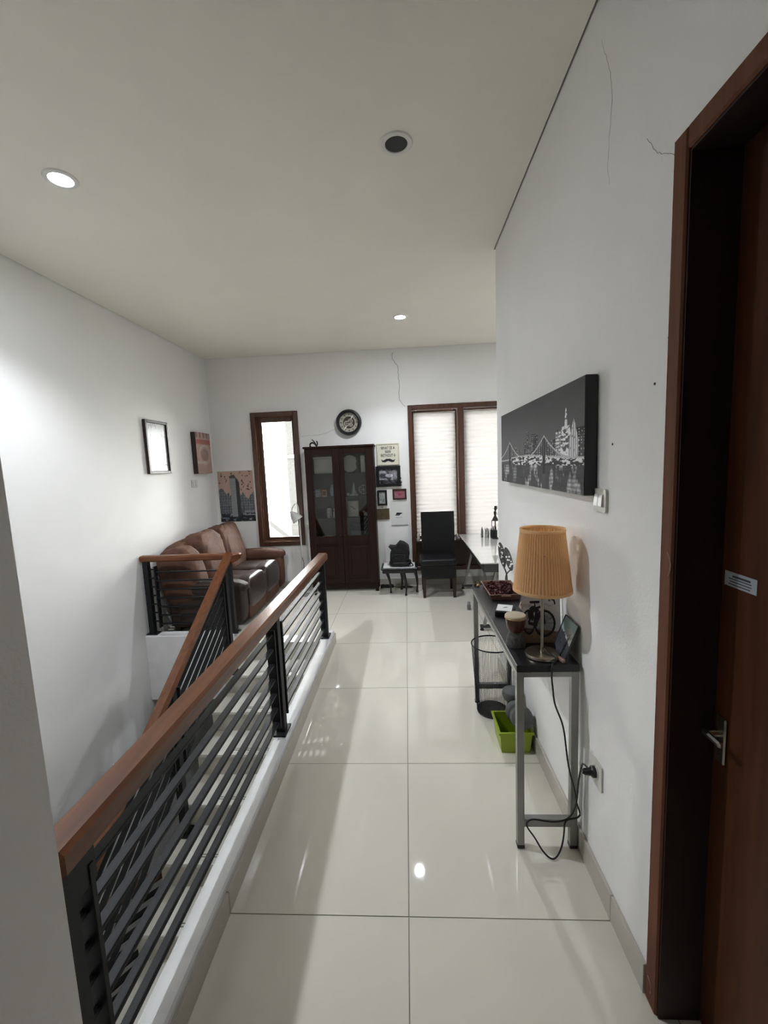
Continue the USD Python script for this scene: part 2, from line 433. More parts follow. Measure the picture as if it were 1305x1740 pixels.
# ---- skirting tiles
br = structure('baseboard_right', 'beige skirting tiles along the right wall')
y = 0.985
for y1 in (1.163, 1.843, 2.523, YC + 0.0):
    br.part('tile', bx(XR - 0.010, XR, y + 0.001, y1 - 0.001, 0, 0.088, 0.0015), 'skirting_tile')
    y = y1
br.part('tile', bx(XR - 0.010, 1.9, YC, YC + 0.010, 0, 0.088, 0.0015), 'skirting_tile')
bb = structure('baseboard_back', 'beige skirting tiles along the far wall')
x = XL
for x1 in (-2.081, -1.401, -0.721, -0.041, 0.639, 1.319, 1.999, 2.9):
    bb.part('tile', bx(x + 0.001, x1 - 0.001, YB - 0.010, YB, 0, 0.088, 0.0015), 'skirting_tile')
    x = x1
# ---- curb under the near railing, with skirting on its corridor side
t1 = structure('trim_1', 'low white curb under the railing beside the corridor')
t1.part('curb', bx(-0.705, -0.630, 0.625, 3.235, -0.15, 0.100, 0.006), 'curb_paint')
y = 0.625
for y1 in (1.163, 1.843, 2.523, 3.240):
    t1.part('tile', bx(-0.630, -0.620, y + 0.001, y1 - 0.001, 0, 0.078, 0.0015), 'skirting_tile')
    y = y1
t2 = structure('trim_2', 'white edge beam of the landing over the stairwell')
t2.part('beam', bx(XL, -1.485, 3.25, 3.36, -0.50, 0.072, 0.006), 'curb_paint')
t2.part('slab', bx(XL, -0.62, 3.36, YB, -0.30, -0.12), 'wall_paint')
t2.part('landing_edge', bx(-1.485, -0.62, 3.262, 3.36, -0.30, -0.0065), 'riser_tile')
t2.part('landing_tile', bx(-1.483, -0.62, 3.25, 3.342, -0.006, 0.0), 'stair_tile')

# ---- narrow side window
def window_frame(t, x0, x1, z0, z1, w, ypro, ydeep, m='frame_wood'):
    for q in frame_ring(x0, x1, z0, z1, w, YB - ypro, YB + ydeep, 0.004):
        t.part('frame', q, m)


w1 = structure('window_1', 'tall narrow brown-framed window, bright outside')
window_frame(w1, *W1, 0.052, 0.022, 0.14)
for q in frame_ring(W1[0] + 0.05, W1[1] - 0.03, W1[2] + 0.038, W1[3] - 0.05, 0.058, YB + 0.045, YB + 0.090, 0.006):
    w1.part('sash', q, 'frame_wood')
for q in frame_ring(W1[0] + 0.052, W1[1] - 0.052, W1[2] + 0.052, W1[3] - 0.052, 0.010, YB + 0.02, YB + 0.045, 0.002):
    w1.part('bead', q, 'door_frame_wood')
w1.part('pane', bx(W1[0] + 0.1, W1[1] - 0.08, YB + 0.066, YB + 0.070, W1[2] + 0.09, W1[3] - 0.10), 'window_glass')
# ---- wide window with three lights
w2 = structure('window_2', 'wide brown-framed window behind white blinds')
z0g = 0.535
for q in frame_ring(W2[0], W2[1], W2[2], W2[3], 0.050, YB - 0.022, YB + 0.14, 0.004):
    w2.part('frame', q, 'frame_wood')
w2.part('spandrel', bx(W2[0] + 0.05, W2[1] - 0.05, YB + 0.0, YB + 0.09, W2[2] + 0.05, z0g - 0.03, 0.003), 'dark_panel_wood')
w2.part('sill', bx(W2[0] + 0.05, W2[1] - 0.05, YB - 0.055, YB + 0.14, z0g - 0.03, z0g, 0.005), 'dark_panel_wood')
MULL = (0.600, 1.255)
for xm in MULL:
    w2.part('mullion', bx(xm, xm + 0.062, YB - 0.022, YB + 0.14, z0g, W2[3] - 0.05, 0.004), 'frame_wood')
lights = ((W2[0] + 0.05, MULL[0]), (MULL[0] + 0.062, MULL[1]), (MULL[1] + 0.062, W2[1] - 0.05))
for a, b in lights:
    for q in frame_ring(a + .001, b - .001, z0g + .001, W2[3] - 0.051, 0.045, YB + 0.095, YB + 0.13, 0.004):
        w2.part('sash', q, 'frame_wood')
    w2.part('pane', bx(a + 0.04, b - 0.04, YB + 0.110, YB + 0.114, z0g + 0.04, W2[3] - 0.09), 'window_glass')
# ---- door on the right
d1 = structure('door_1', 'brown wooden door set deep in its frame at the right edge')
DY, DZ = 0.983, 2.072
d1.part('frame', bx(0.583, 0.700, 0.938, DY, 0, DZ, 0.004), 'door_frame_wood')
d1.part('frame', bx(0.583, 0.700, -0.02, 0.025, 0, DZ, 0.004), 'door_frame_wood')
d1.part('frame', bx(0.583, 0.700, 0.025, 0.938, DZ - 0.045, DZ, 0.004), 'door_frame_wood')
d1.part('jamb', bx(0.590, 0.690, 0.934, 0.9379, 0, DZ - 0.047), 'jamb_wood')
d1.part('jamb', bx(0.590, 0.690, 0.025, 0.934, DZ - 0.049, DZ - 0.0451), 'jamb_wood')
d1.part('leaf', bx(0.690, 0.730, 0.0, 0.96, 0.004, DZ - 0.02), 'door_wood')
hp = d1.part('handle_plate', bx(0.6835, 0.690, 0.895, 0.924, 0.725, 0.835, 0.003), 'brushed_nickel')
d1.part('handle', cat_([moved(trimesh.creation.cylinder(0.008, 0.030, sections=16), rot(90, (0, 1, 0)), (0.671, 0.915, 0.793)), bx(0.652, 0.664, 0.868, 0.924, 0.786, 0.800, 0.004)]), 'satin_chrome', label='pale metal lever handle')
d1.part('keyhole', bx(0.6825, 0.6836, 0.905, 0.912, 0.742, 0.756, 0.0004), 'ink_black')
for q_ in (((0.5828, 0.955, 1.205), (0.5828, 0.944, 1.190), (0.5828, 0.942, 1.165), (0.5828, 0.948, 1.150)), ((0.5828, 0.972, 0.075), (0.5828, 0.960, 0.068), (0.5828, 0.958, 0.040))):
    d1.part('scuff', tube(smooth_path(q_, 10), 0.0016, 5), 'frame_pink', label='pale scuff mark')
stk = d1.part('sticker', bx(0.6892, 0.690, 0.842, 0.926, 1.136, 1.168), 'sticker_silver', label='small silver sticker')
for k, (a, b, c) in enumerate(((0.858, 0.905, 0.0022), (0.855, 0.915, 0.0010), (0.855, 0.912, 0.0010), (0.858, 0.915, 0.0010))):
    d1.part('printed_line', bx(0.6889, 0.6893, a, b, 1.1595 - 0.006 * k - c, 1.1595 - 0.006 * k + c), 'book_dark', under=stk)

# ---- outside, seen through the narrow window
out = Thing('neighbour_house', 'pale neighbouring house with sloping roof seen through the narrow window', 'house', (-3.0, 11.0, -3.2))
out.part('wall', hull([(x, y, z) for y in (11.0, 15.0) for x, z in ((-6.0, -3.2), (-3.3, -3.2), (-6.0, -0.40), (-3.3, -0.40), (-4.65, 0.76))]), 'outside_wall')
for sgn in (1, -1):
    out.part('roof_slope', hull([(-4.65 + sgn * a, y, z) for y in (10.8, 15.2) for a, z in ((0.0, 0.93), (0.0, 0.79), (1.55, -0.42), (1.55, -0.56))]), 'outside_roof')
pil = Thing('gate_pillar', 'slim column outside the right edge of the narrow window, washed out by daylight', 'column', (-2.0, 7.9, -3.2))
pil.part('shaft', bx(-2.24, -2.02, 7.8, 8.0, -3.2, 2.60, 0.01), 'outside_pillar')
pil.part('cap', bx(-2.27, -1.99, 7.77, 8.03, 1.62, 1.68, 0.01), 'outside_wall')
gr = Thing('yard_ground', 'pale paved yard outside the windows', 'ground', (0, 12, -3.2), kind='structure')
gr.part('paving', bx(-30, 30, YB + 0.3, 40, -3.35, -3.2), 'outside_ground')

# ================================================================== STAIRS
T_, R_ = 0.241, 0.152
st = Thing('staircase', 'cream tiled flight of stairs going down from the landing towards the viewer', 'stairs', (-1.09, 3.25, 0))
SX0, SX1 = -1.475, -0.706
NST = 10
for n in range(0, NST):
    yn, zn = 3.25 - n * T_, -n * R_
    st.part('riser', bx(SX0 + 0.004, SX1, yn, yn + 0.012, zn - R_ + 0.0005, zn - 0.0225 if n else zn - 0.0065), 'riser_tile')
    yt, zt_ = yn - T_, zn - R_
    t = st.part('tread', bx(SX0, SX1, yt - 0.012, yn + 0.010, zt_ - 0.022, zt_, 0.003), 'stair_tile')
    for k in (0.030, 0.046):
        st.part('nosing_groove', bx(SX0 + 0.22, SX1 - 0.22, yt + k, yt + k + 0.006, zt_ + 0.0001, zt_ + 0.0006), 'groove', under=t)
yl, zl = 3.25 - NST * T_, -NST * R_
for n in range(NST):                                   # stepped concrete body under each tread
    yn, zn = 3.25 - n * T_, -n * R_
    st.part('step_body', bx(SX0 + 0.012, SX1, yn - T_ + 0.012, yn, zn - R_ - 0.20, zn - R_ - 0.0225), 'curb_paint')
hl = structure('landing_lower', 'half landing of the stairs')
hl.part('half_landing', bx(XL + 0.002, SX1, -0.398, yl - 0.014, zl - 0.18, zl - 0.002), 'stair_tile')
ls_ = structure('flight_lower', 'lower flight of stairs, out of sight below')
for n in range(9):                                     # lower flight, under the left side of the well
    ya, za = yl + n * T_, zl - (n + 1) * R_
    ls_.part('step', bx(XL + 0.002, -1.50, ya, ya + T_ + 0.01, za - 0.2, za), 'stair_tile')

# ================================================================== RAILINGS
BAR_Z = [0.19 + 0.075 * k for k in range(7)]


def post(t, x, y, z0, z1, w=0.045, plate=True, pw=0.10):
    p = t.part('post', bx(x - w / 2, x + w / 2, y - w / 2, y + w / 2, z0, z1, 0.002), 'black_steel')
    if plate:
        t.part('base_plate', bx(x - 0.030, x + 0.034, y - pw / 2, y + pw / 2, z0, z0 + 0.010, 0.001), 'black_steel')
    return p


def level_rail(t, x, y0, y1, posts, z0, ztop):
    """Bars along y between posts, each span with its own end bars and lugs."""
    for y in posts:
        post(t, x, y, z0, ztop - 0.03)
    for a, b in zip(posts[:-1], posts[1:]):
        ea, eb = a + 0.062, b - 0.062
        for e, py in ((ea, a), (eb, b)):
            eb_ = t.part('end_bar', bx(x - 0.021, x + 0.021, e - 0.006, e + 0.006, BAR_Z[0] - 0.03, BAR_Z[-1] + 0.02, 0.001), 'black_steel')
            for z in BAR_Z:
                t.part('lug', bx(x - 0.006, x + 0.006, min(e, py), max(e, py), z - 0.012, z - 0.002), 'black_steel', under=eb_)
        for z in BAR_Z:
            t.part('bar', bx(x - 0.013, x + 0.013, ea, eb, z - 0.005, z + 0.005, 0.0015), 'black_steel')


XN = -0.678
rn = Thing('corridor_railing', 'level black steel railing with wooden handrail on the white curb beside the corridor', 'railing', (XN, 1.9, 0.10), group=None)
level_rail(rn, XN, 0.65, 3.19, [0.652, 1.945, 3.115], 0.10, 0.735)
rn.part('handrail', bx(XN - 0.038, XN + 0.038, 0.632, 3.185, 0.700, 0.758, 0.010), 'handrail_wood')
rn.part('top_bracket', bx(XN - 0.018, XN + 0.018, 0.6745, 0.73, 0.615, 0.699, 0.002), 'black_steel')

# sloping railing on the left edge of the flight
XM = -1.425
SL = R_ / T_
hz = lambda y: 0.757 - SL * (3.098 - y)
rm = Thing('stair_railing', 'sloping black steel railing with wooden handrail on the left edge of the stairs', 'railing', (XM, 3.04, -0.152))


def sloped(x0, x1, ya, yb, dz0, dz1):
    return hull([(x, y, hz(y) + d) for x in (x0, x1) for y in (ya, yb) for d in (dz0, dz1)])


def sloped_round(x, ya, yb, w, h, top):
    pts = []
    for y in (ya, yb):
        for sx, sz in ((-1, 0.35), (-0.7, 1), (0.7, 1), (1, 0.35), (1, -0.35), (0.7, -1), (-0.7, -1), (-1, -0.35)):
            pts.append((x + sx * w / 2, y, hz(y) + top - h / 2 + sz * h / 2))
    return hull(pts)


rm.part('handrail', sloped_round(XM, 1.20, 3.15, 0.070, 0.055, 0.0), 'handrail_wood')
for y in (3.045, 2.235, 1.33):
    nstep = math.floor((3.25 - y) / T_)
    zb = -R_ * (nstep + 1)
    rm.part('post', bx(XM - 0.022, XM + 0.022, y - 0.022, y + 0.022, zb, hz(y) - 0.045, 0.002), 'black_steel')
    rm.part('base_plate', bx(XM - 0.034, XM + 0.034, y - 0.045, y + 0.045, zb, zb + 0.010, 0.001), 'black_steel')
OFF = [-0.12 - 0.078 * k for k in range(7)]
for ya, yb in ((1.33, 2.235), (2.235, 3.045)):
    ea, eb = ya + 0.06, yb - 0.06
    for e, py in ((ea, ya), (eb, yb)):
        b_ = rm.part('end_bar', bx(XM - 0.02, XM + 0.02, e - 0.006, e + 0.006, hz(e) + OFF[-1] - 0.02, hz(e) + OFF[0] + 0.02, 0.001), 'black_steel')
        for d in OFF:
            rm.part('lug', bx(XM - 0.006, XM + 0.006, min(e, py), max(e, py), hz(e) + d - 0.005, hz(e) + d + 0.005), 'black_steel', under=b_)
    for d in OFF:
        rm.part('bar', sloped(XM - 0.013, XM + 0.013, ea, eb, d - 0.006, d + 0.006), 'black_steel')
# handrail return at the foot, turning to the flight below
rm.part('handrail_return', bx(-1.75, XM - 0.02, 1.165, 1.225, hz(1.2) - 0.050, hz(1.2) + 0.0, 0.008), 'handrail_wood_cross')
rm.part('handrail_lower', hull([(x, y, z + d) for x in (-1.78, -1.71) for y, z in ((1.17, hz(1.2) - 0.05), (2.6, hz(1.2) - 0.05 - 1.4 * SL)) for d in (0, 0.05)]), 'handrail_wood')
for d in OFF:
    rm.part('lower_bar', hull([(x, y, z + d + e) for x in (-1.765, -1.725) for y, z in ((1.25, hz(1.2) - 0.05), (2.6, hz(1.2) - 0.05 - 1.35 * SL)) for e in (-0.006, 0.006)]), 'black_steel')
rm.part('post', bx(-1.767, -1.723, 1.18, 1.224, zl, hz(1.2) - 0.05, 0.002), 'black_steel')

# level railing across, on the beam in front of the sofa
YX = 3.305
rx = Thing('landing_railing', 'short level black steel railing with wooden handrail across the landing in front of the sofa', 'railing', (-1.86, YX, 0.072))
rx.part('handrail', bx(XL + 0.002, XM + 0.036, YX - 0.032, YX + 0.032, 0.702, 0.752, 0.010), 'handrail_wood_cross')
rx.part('handrail_end', hull([(XM - 0.034, 3.12, 0.705), (XM + 0.034, 3.12, 0.705), (XM - 0.034, 3.12, 0.765), (XM + 0.034, 3.12, 0.765), (XM - 0.034, YX - 0.03, 0.704), (XM + 0.034, YX - 0.03, 0.704), (XM - 0.034, YX - 0.03, 0.752), (XM + 0.034, YX - 0.03, 0.752)]), 'handrail_wood')
for x in (-2.205, -1.50):
    rx.part('post', bx(x - 0.022, x + 0.022, YX - 0.022, YX + 0.022, 0.072, 0.705, 0.002), 'black_steel')
    rx.part('base_plate', bx(x - 0.042, x + 0.05, YX - 0.034, YX + 0.034, 0.072, 0.082, 0.001), 'black_steel')
for x in (-2.205 + 0.075, -1.50 - 0.06):
    e_ = rx.part('end_bar', bx(x - 0.006, x + 0.006, YX - 0.02, YX + 0.02, BAR_Z[0] - 0.06, BAR_Z[-1] + 0.02, 0.001), 'black_steel')
    px = -2.205 if x < -1.9 else -1.50
    for z in BAR_Z:
        rx.part('lug', bx(min(x, px), max(x, px), YX - 0.006, YX + 0.006, z - 0.012, z - 0.002), 'black_steel', under=e_)
for z in BAR_Z:
    rx.part('bar', bx(-2.13, -1.56, YX - 0.012, YX + 0.012, z - 0.005 - 0.03, z + 0.005 - 0.03, 0.0015), 'black_steel')

# ================================================================== DOWNLIGHTS
def downlight(x, y, label, lit, k=1.0):
    t = Thing('ceiling_downlight', label, 'ceiling light', (x, y, ZC), group=None)
    a = 0.066
    t.part('ring', lathe([(a - 0.022, -0.001), (a - 0.020, -0.006), (a - 0.004, -0.005), (a, -0.001), (a, 0.0), (a - 0.022, 0.0)], 40, (x, y, ZC)), 'white_plastic', smooth=40)
    if lit:
        t.part('lens', moved(trimesh.creation.cylinder(a - 0.016, 0.002, sections=40), loc=(x, y, ZC - 0.0015)), 'lamp_lens' if k == 1.0 else 'lamp_lens_small')
        s = UsdLux.SphereLight.Define(stage, t.path + '/bulb')
        s.AddTranslateOp().Set((0, 0, -0.012))
        s.CreateRadiusAttr(0.035)
        s.CreateIntensityAttr(k * LAMP / (PI * 0.035 ** 2))
        s.CreateColorAttr((0.95, 1.0, 1.10))
        sh = UsdLux.ShapingAPI.Apply(s.GetPrim())
        s.AddRotateXYZOp().Set((0, 0, 0))
        sh.CreateShapingConeAngleAttr(64.0)
        sh.CreateShapingConeSoftnessAttr(0.5)
    else:
        t.part('lens', moved(trimesh.creation.cylinder(a - 0.021, 0.002, sections=40), loc=(x, y, ZC - 0.0015)), 'dark_lens', label='dark unlit lens')


downlight(-1.430, 1.857, 'lit round downlight in the ceiling above the stairwell', True)
downlight(-0.005, 3.797, 'lit small round downlight in the ceiling near the far wall', True, 0.62)
downlight(1.950, 3.797, 'lit round downlight in the ceiling of the part of the room behind the wall corner', True, 0.62)
downlight(0.007, 1.820, 'unlit dark round downlight in the ceiling above the corridor', False)

# ================================================================== FURNITURE BY THE FAR WALL
# ---- window blinds: crinkled sheets hanging just behind the frame
def blind(x0, x1, z0, z1, yb, label, curl):
    t = Thing('window_blind', label, 'window blind', ((x0 + x1) / 2, yb, z1), group=None)
    nx, nz = 26, 150
    u, w = np.meshgrid(np.linspace(0, 1, nx), np.linspace(0, 1, nz), indexing='ij')
    z = z0 + (z1 - z0) * w
    yy = yb + 0.005 * np.sin(2 * PI * z / 0.046) * (1 - np.clip((w - 0.85) / 0.1, 0, 1) * 0.6) + 0.014 * (n2(u, w * 3, 2.5, curl) - 0.5)
    yy = yy + 0.018 * np.clip((u - 0.86) / 0.14, 0, 1) ** 2 * (1 if curl % 2 else 0)
    xx = x0 + (x1 - x0) * u
    p = np.stack([xx, yy, z], -1).reshape(-1, 3)
    i, j = np.meshgrid(np.arange(nx - 1), np.arange(nz - 1), indexing='ij')
    a = (i * nz + j).ravel()
    f = np.stack([a, a + nz, a + nz + 1, a + 1], -1)
    f = np.vstack([f[:, [0, 1, 2]], f[:, [0, 2, 3]]])
    t.part('cloth', trimesh.Trimesh(p, f, process=False), 'blind_cloth', smooth=True)
    t.part('head_rail', bx(x0, x1, yb + 0.004, yb + 0.018, z1 - 0.004, z1 + 0.012, 0.002), 'white_plastic')


blind(0.105, 0.575, 0.575, 1.985, YB + 0.045, 'white crinkled blind in the left light of the wide window, behind the black chair', 1)
blind(0.672, 1.245, 0.540, 1.990, YB + 0.045, 'white crinkled blind in the light of the wide window above the white desk', 2)
blind(1.325, 1.890, 0.560, 1.990, YB + 0.045, 'white crinkled blind in the light of the wide window hidden behind the wall corner', 4)

# ---- display cabinet
CX0, CX1, CY, CZ = -1.118, -0.352, 4.585, 1.655
cb = Thing('display_cabinet', 'dark brown wooden display cabinet with two glazed doors', 'cabinet', ((CX0 + CX1) / 2, 4.68, 0))
W = 'cabinet_wood'
cb.part('top', bx(CX0 - 0.012, CX1 + 0.012, CY - 0.014, YB - 0.004, CZ - 0.022, CZ, 0.004), W)
cb.part('side_panel', bx(CX0, CX0 + 0.022, CY + 0.018, YB - 0.004, 0.06, CZ - 0.022, 0.002), W)
cb.part('side_panel', bx(CX1 - 0.022, CX1, CY + 0.018, YB - 0.004, 0.06, CZ - 0.022, 0.002), W)
cb.part('back_panel', bx(CX0 + 0.022, CX1 - 0.022, YB - 0.014, YB - 0.006, 0.06, CZ - 0.022), W)
cb.part('plinth', bx(CX0, CX1, CY + 0.02, YB - 0.004, 0.055, 0.10, 0.002), W)
for x in (CX0 + 0.002, CX1 - 0.040):
    for y in (CY + 0.004, YB - 0.050):
        cb.part('foot', bx(x, x + 0.038, y, y + 0.038, 0, 0.056, 0.002), W)
SHELF = (0.600, 0.845, 1.090, 1.352)
for z in SHELF:
    cb.part('shelf', bx(CX0 + 0.022, CX1 - 0.022, CY + 0.045, YB - 0.014, z - 0.016, z), W)
XM_ = (CX0 + CX1) / 2
for x0, x1, gx0, gx1 in ((CX0 + 0.002, XM_ - 0.0015, -1.045, -0.805), (XM_ + 0.0015, CX1 - 0.002, -0.690, -0.440)):
    z0, z1, gz0, gz1 = 0.102, CZ - 0.024, 0.640, 1.572
    dr = cb.part('door', cat_([bx(x0, gx0, CY, CY + 0.018, z0, z1, 0.002), bx(gx1, x1, CY, CY + 0.018, z0, z1, 0.002), bx(gx0, gx1, CY, CY + 0.018, gz1, z1), bx(gx0, gx1, CY, CY + 0.018, 0.555, gz0), bx(gx0, gx1, CY, CY + 0.018, z0, 0.155)]), W)
    cb.part('panel', cat_([bx(gx0, gx1, CY + 0.008, CY + 0.014, 0.155, 0.555), bx(gx0 + 0.035, gx1 - 0.035, CY + 0.002, CY + 0.010, 0.19, 0.52, 0.006)]), W, under=dr)
    cb.part('glass', bx(gx0, gx1, CY + 0.008, CY + 0.012, gz0, gz1), 'cabinet_glass', under=dr)
    cb.part('glazing_bead', cat_([bx(gx0, gx0 + 0.008, CY + 0.001, CY + 0.007, gz0, gz1), bx(gx1 - 0.008, gx1, CY + 0.001, CY + 0.007, gz0, gz1), bx(gx0, gx1, CY + 0.001, CY + 0.007, gz0, gz0 + 0.008), bx(gx0, gx1, CY + 0.001, CY + 0.007, gz1 - 0.008, gz1)]), W, under=dr)
    kx = x1 - 0.022 if x1 < XM_ else x0 + 0.022
    cb.part('knob', lathe([(0, -0.022), (0.008, -0.020), (0.009, -0.014), (0.004, -0.008), (0.005, 0.0)], 16).apply_transform(rot(-90, (1, 0, 0))).apply_translation((kx, CY - 0.0, 0.66)), 'bronze_dark', under=dr, smooth=40)
# what stands on its shelves
ys = 4.70


def on_shelf(name, label, c, x, z, parts, group=None):
    t = Thing(name, label, c, (x, ys, z), group=group)
    for pn, m, mm, *r in parts:
        t.part(pn, m, mm, smooth=r[0] if r else False)
    return t


z = SHELF[3]
on_shelf('storage_box', 'pale storage box behind the top left pane of the display cabinet', 'box', -0.93, z, [('body', bx(-1.035, -0.815, 4.66, 4.76, z, z + 0.165, 0.004), 'book_pale'), ('lid', bx(-1.040, -0.810, 4.655, 4.765, z + 0.166, z + 0.190, 0.004), 'book_pale')])
on_shelf('serving_plate', 'pale plate standing upright behind the top right pane of the display cabinet', 'plate', -0.64, z, [('dish', moved(lathe([(0, 0.004), (0.06, 0.0), (0.095, 0.016), (0.097, 0.018), (0.062, 0.006), (0.0, 0.008)], 40), rot(80, (1, 0, 0)), (-0.635, 4.73, z + 0.098)), 'book_pale', 40), ('stand', bx(-0.675, -0.595, 4.69, 4.75, z, z + 0.008, 0.002), 'bronze_dark')])
on_shelf('wooden_statuette', 'dark statuette standing between the upright plate and the pale book in the cabinet', 'figurine', -0.54, z, [('body', lathe([(0.0, 0), (0.022, 0), (0.024, 0.015), (0.012, 0.05), (0.018, 0.10), (0.010, 0.135)], 20, (-0.545, ys, z)), 'bronze_dark', 40), ('head', moved(trimesh.creation.icosphere(2, 0.017), loc=(-0.545, ys, z + 0.15)), 'bronze_dark', True)])
on_shelf('book', 'pale book standing at the right end of the top shelf in the cabinet', 'book', -0.48, z, [('cover', bx(-0.505, -0.455, 4.66, 4.75, z, z + 0.185, 0.003), 'book_pale'), ('pages', bx(-0.503, -0.457, 4.664, 4.752, z + 0.003, z + 0.1865), 'paper_white')])
z = SHELF[2]
on_shelf('photo_frame', 'small frame with an orange picture behind the left pane of the cabinet', 'photo frame', -0.935, z, [('frame', bx(-0.965, -0.905, 4.66, 4.672, z, z + 0.080, 0.002), 'ornament_orange'), ('picture', bx(-0.955, -0.915, 4.6585, 4.660, z + 0.018, z + 0.066), 'frame_brown')])
on_shelf('printed_mug', 'grey patterned mug at the left end of the second cabinet shelf', 'mug', -1.01, z, [('cup', lathe([(0, 0), (0.032, 0), (0.036, 0.085), (0.033, 0.085), (0.03, 0.006), (0, 0.006)], 24, (-1.012, ys, z)), 'ornament_grey', 40), ('handle', tube([(-1.012 - 0.034 - 0.018 * math.sin(a), ys, z + 0.043 - 0.026 * math.cos(a)) for a in np.linspace(0, PI, 10)], 0.004), 'ornament_grey', True)])
on_shelf('pale_vase', 'bluish vase at the right end of the second shelf behind the left pane', 'vase', -0.845, z, [('body', lathe([(0, 0), (0.022, 0), (0.032, 0.04), (0.026, 0.09), (0.014, 0.12), (0.018, 0.135), (0.012, 0.135), (0.010, 0.1), (0, 0.01)], 24, (-0.845, ys, z)), 'ornament_blue', 40), ('foot', lathe([(0, 0), (0.024, 0), (0.024, 0.004), (0, 0.004)], 24, (-0.845, ys, z)), 'bronze_dark')])
on_shelf('small_bust', 'pale miniature monument on the second shelf behind the right pane', 'figurine', -0.60, z, [('plinth', bx(-0.645, -0.555, 4.67, 4.73, z, z + 0.02, 0.002), 'ornament_grey'), ('spire', lathe([(0.035, 0.02), (0.028, 0.05), (0.016, 0.07), (0.014, 0.10), (0.002, 0.15)], 20, (-0.60, ys, z)), 'ornament_grey', 40), ('shell', moved(trimesh.creation.icosphere(2, 0.018), loc=(-0.668, ys, z + 0.018)), 'paper_white', True)])
on_shelf('wheel_ornament', 'dark round wheel ornament behind the right pane of the cabinet', 'ornament', -0.49, z, [('ring', moved(trimesh.creation.torus(0.048, 0.008), rot(90, (1, 0, 0)), (-0.49, ys, z + 0.066)), 'pewter', True), ('spokes', cat_([moved(bx(-0.046, 0.046, -0.003, 0.003, -0.003, 0.003), rot(a, (0, 1, 0)), (-0.49, ys, z + 0.066)) for a in (0, 45, 90, 135)]), 'pewter'), ('base', bx(-0.52, -0.46, 4.68, 4.72, z, z + 0.012, 0.002), 'bronze_dark')])
z = SHELF[1]
t = on_shelf('desk_clock', 'square cream clock leaning on the third shelf behind the right pane', 'clock', -0.62, z, [('case', bx(-0.680, -0.555, 4.70, 4.725, z, z + 0.185, 0.003), 'clock_dial'), ('hand', moved(bx(-0.045, 0.025, -0.001, 0.001, -0.003, 0.003), rot(38, (0, 1, 0)), (-0.61, 4.698, z + 0.10)), 'ink_black'), ('foot', bx(-0.67, -0.56, 4.66, 4.70, z, z + 0.006), 'bronze_dark')])
on_shelf('glass_jar', 'grey cylindrical jar behind the left pane on the third shelf', 'jar', -0.90, z, [('body', lathe([(0, 0), (0.03, 0), (0.03, 0.10), (0.022, 0.115), (0, 0.115)], 24, (-0.895, ys, z)), 'ornament_grey', 40), ('lid', lathe([(0, 0.1151), (0.024, 0.1151), (0.024, 0.13), (0, 0.132)], 24, (-0.895, ys, z)), 'bronze_dark', 40)])
on_shelf('small_bottle', 'slim pale bottle right of the grey jar on the third shelf', 'bottle', -0.835, z, [('body', lathe([(0, 0), (0.014, 0), (0.015, 0.06), (0.006, 0.075), (0.006, 0.09), (0, 0.09)], 20, (-0.838, ys, z)), 'ornament_grey', 40), ('stopper', lathe([(0, 0.0901), (0.007, 0.0901), (0.007, 0.104), (0, 0.104)], 16, (-0.838, ys, z)), 'paper_white')])
on_shelf('porcelain_bird', 'small pale bird ornament beside the square clock in the cabinet', 'figurine', -0.47, z, [('body', pillow((-0.475, ys, z + 0.03), (0.05, 0.035, 0.045), 1, 1, 14), 'ornament_grey', True), ('head', moved(trimesh.creation.icosphere(2, 0.014), loc=(-0.495, ys, z + 0.058)), 'ornament_grey', True), ('base', bx(-0.50, -0.45, ys - 0.015, ys + 0.015, z, z + 0.012, 0.002), 'bronze_dark')])
z = SHELF[0]
on_shelf('dark_camera_case', 'dark case on the bottom glazed shelf behind the right pane', 'case', -0.56, z, [('body', bx(-0.665, -0.465, 4.66, 4.75, z, z + 0.16, 0.012), 'book_dark'), ('flap', bx(-0.662, -0.468, 4.652, 4.66, z + 0.09, z + 0.155, 0.003), 'black_fabric')])
on_shelf('shallow_bowl', 'shallow grey bowl on the bottom glazed shelf behind the left pane', 'bowl', -0.92, z, [('dish', lathe([(0, 0), (0.035, 0), (0.07, 0.03), (0.067, 0.03), (0.034, 0.005), (0, 0.005)], 30, (-0.925, ys, z)), 'ornament_grey', 40), ('rim', moved(trimesh.creation.torus(0.069, 0.002), loc=(-0.925, ys, z + 0.031)), 'bronze_dark', True)])
# figurine on the cabinet
fg = Thing('cat_figurine', 'small black animal figurine on top of the display cabinet', 'figurine', (-1.03, 4.68, CZ))
fg.part('body', tube(smooth_path([(-1.062, 4.68, CZ + 0.004), (-1.060, 4.68, CZ + 0.04), (-1.035, 4.68, CZ + 0.048), (-1.000, 4.68, CZ + 0.018), (-0.990, 4.68, CZ + 0.006)], 20), 0.009, 10), 'ink_black', smooth=True)
fg.part('tail', tube(smooth_path([(-1.00, 4.68, CZ + 0.02), (-1.02, 4.68, CZ + 0.06), (-1.045, 4.68, CZ + 0.085)], 12), np.linspace(0.008, 0.004, 12), 8), 'ink_black', smooth=True)
fg.part('paw', tube(smooth_path([(-0.995, 4.68, CZ + 0.006), (-0.985, 4.68, CZ + 0.05), (-0.992, 4.68, CZ + 0.065)], 12), 0.007, 8), 'ink_black', smooth=True)

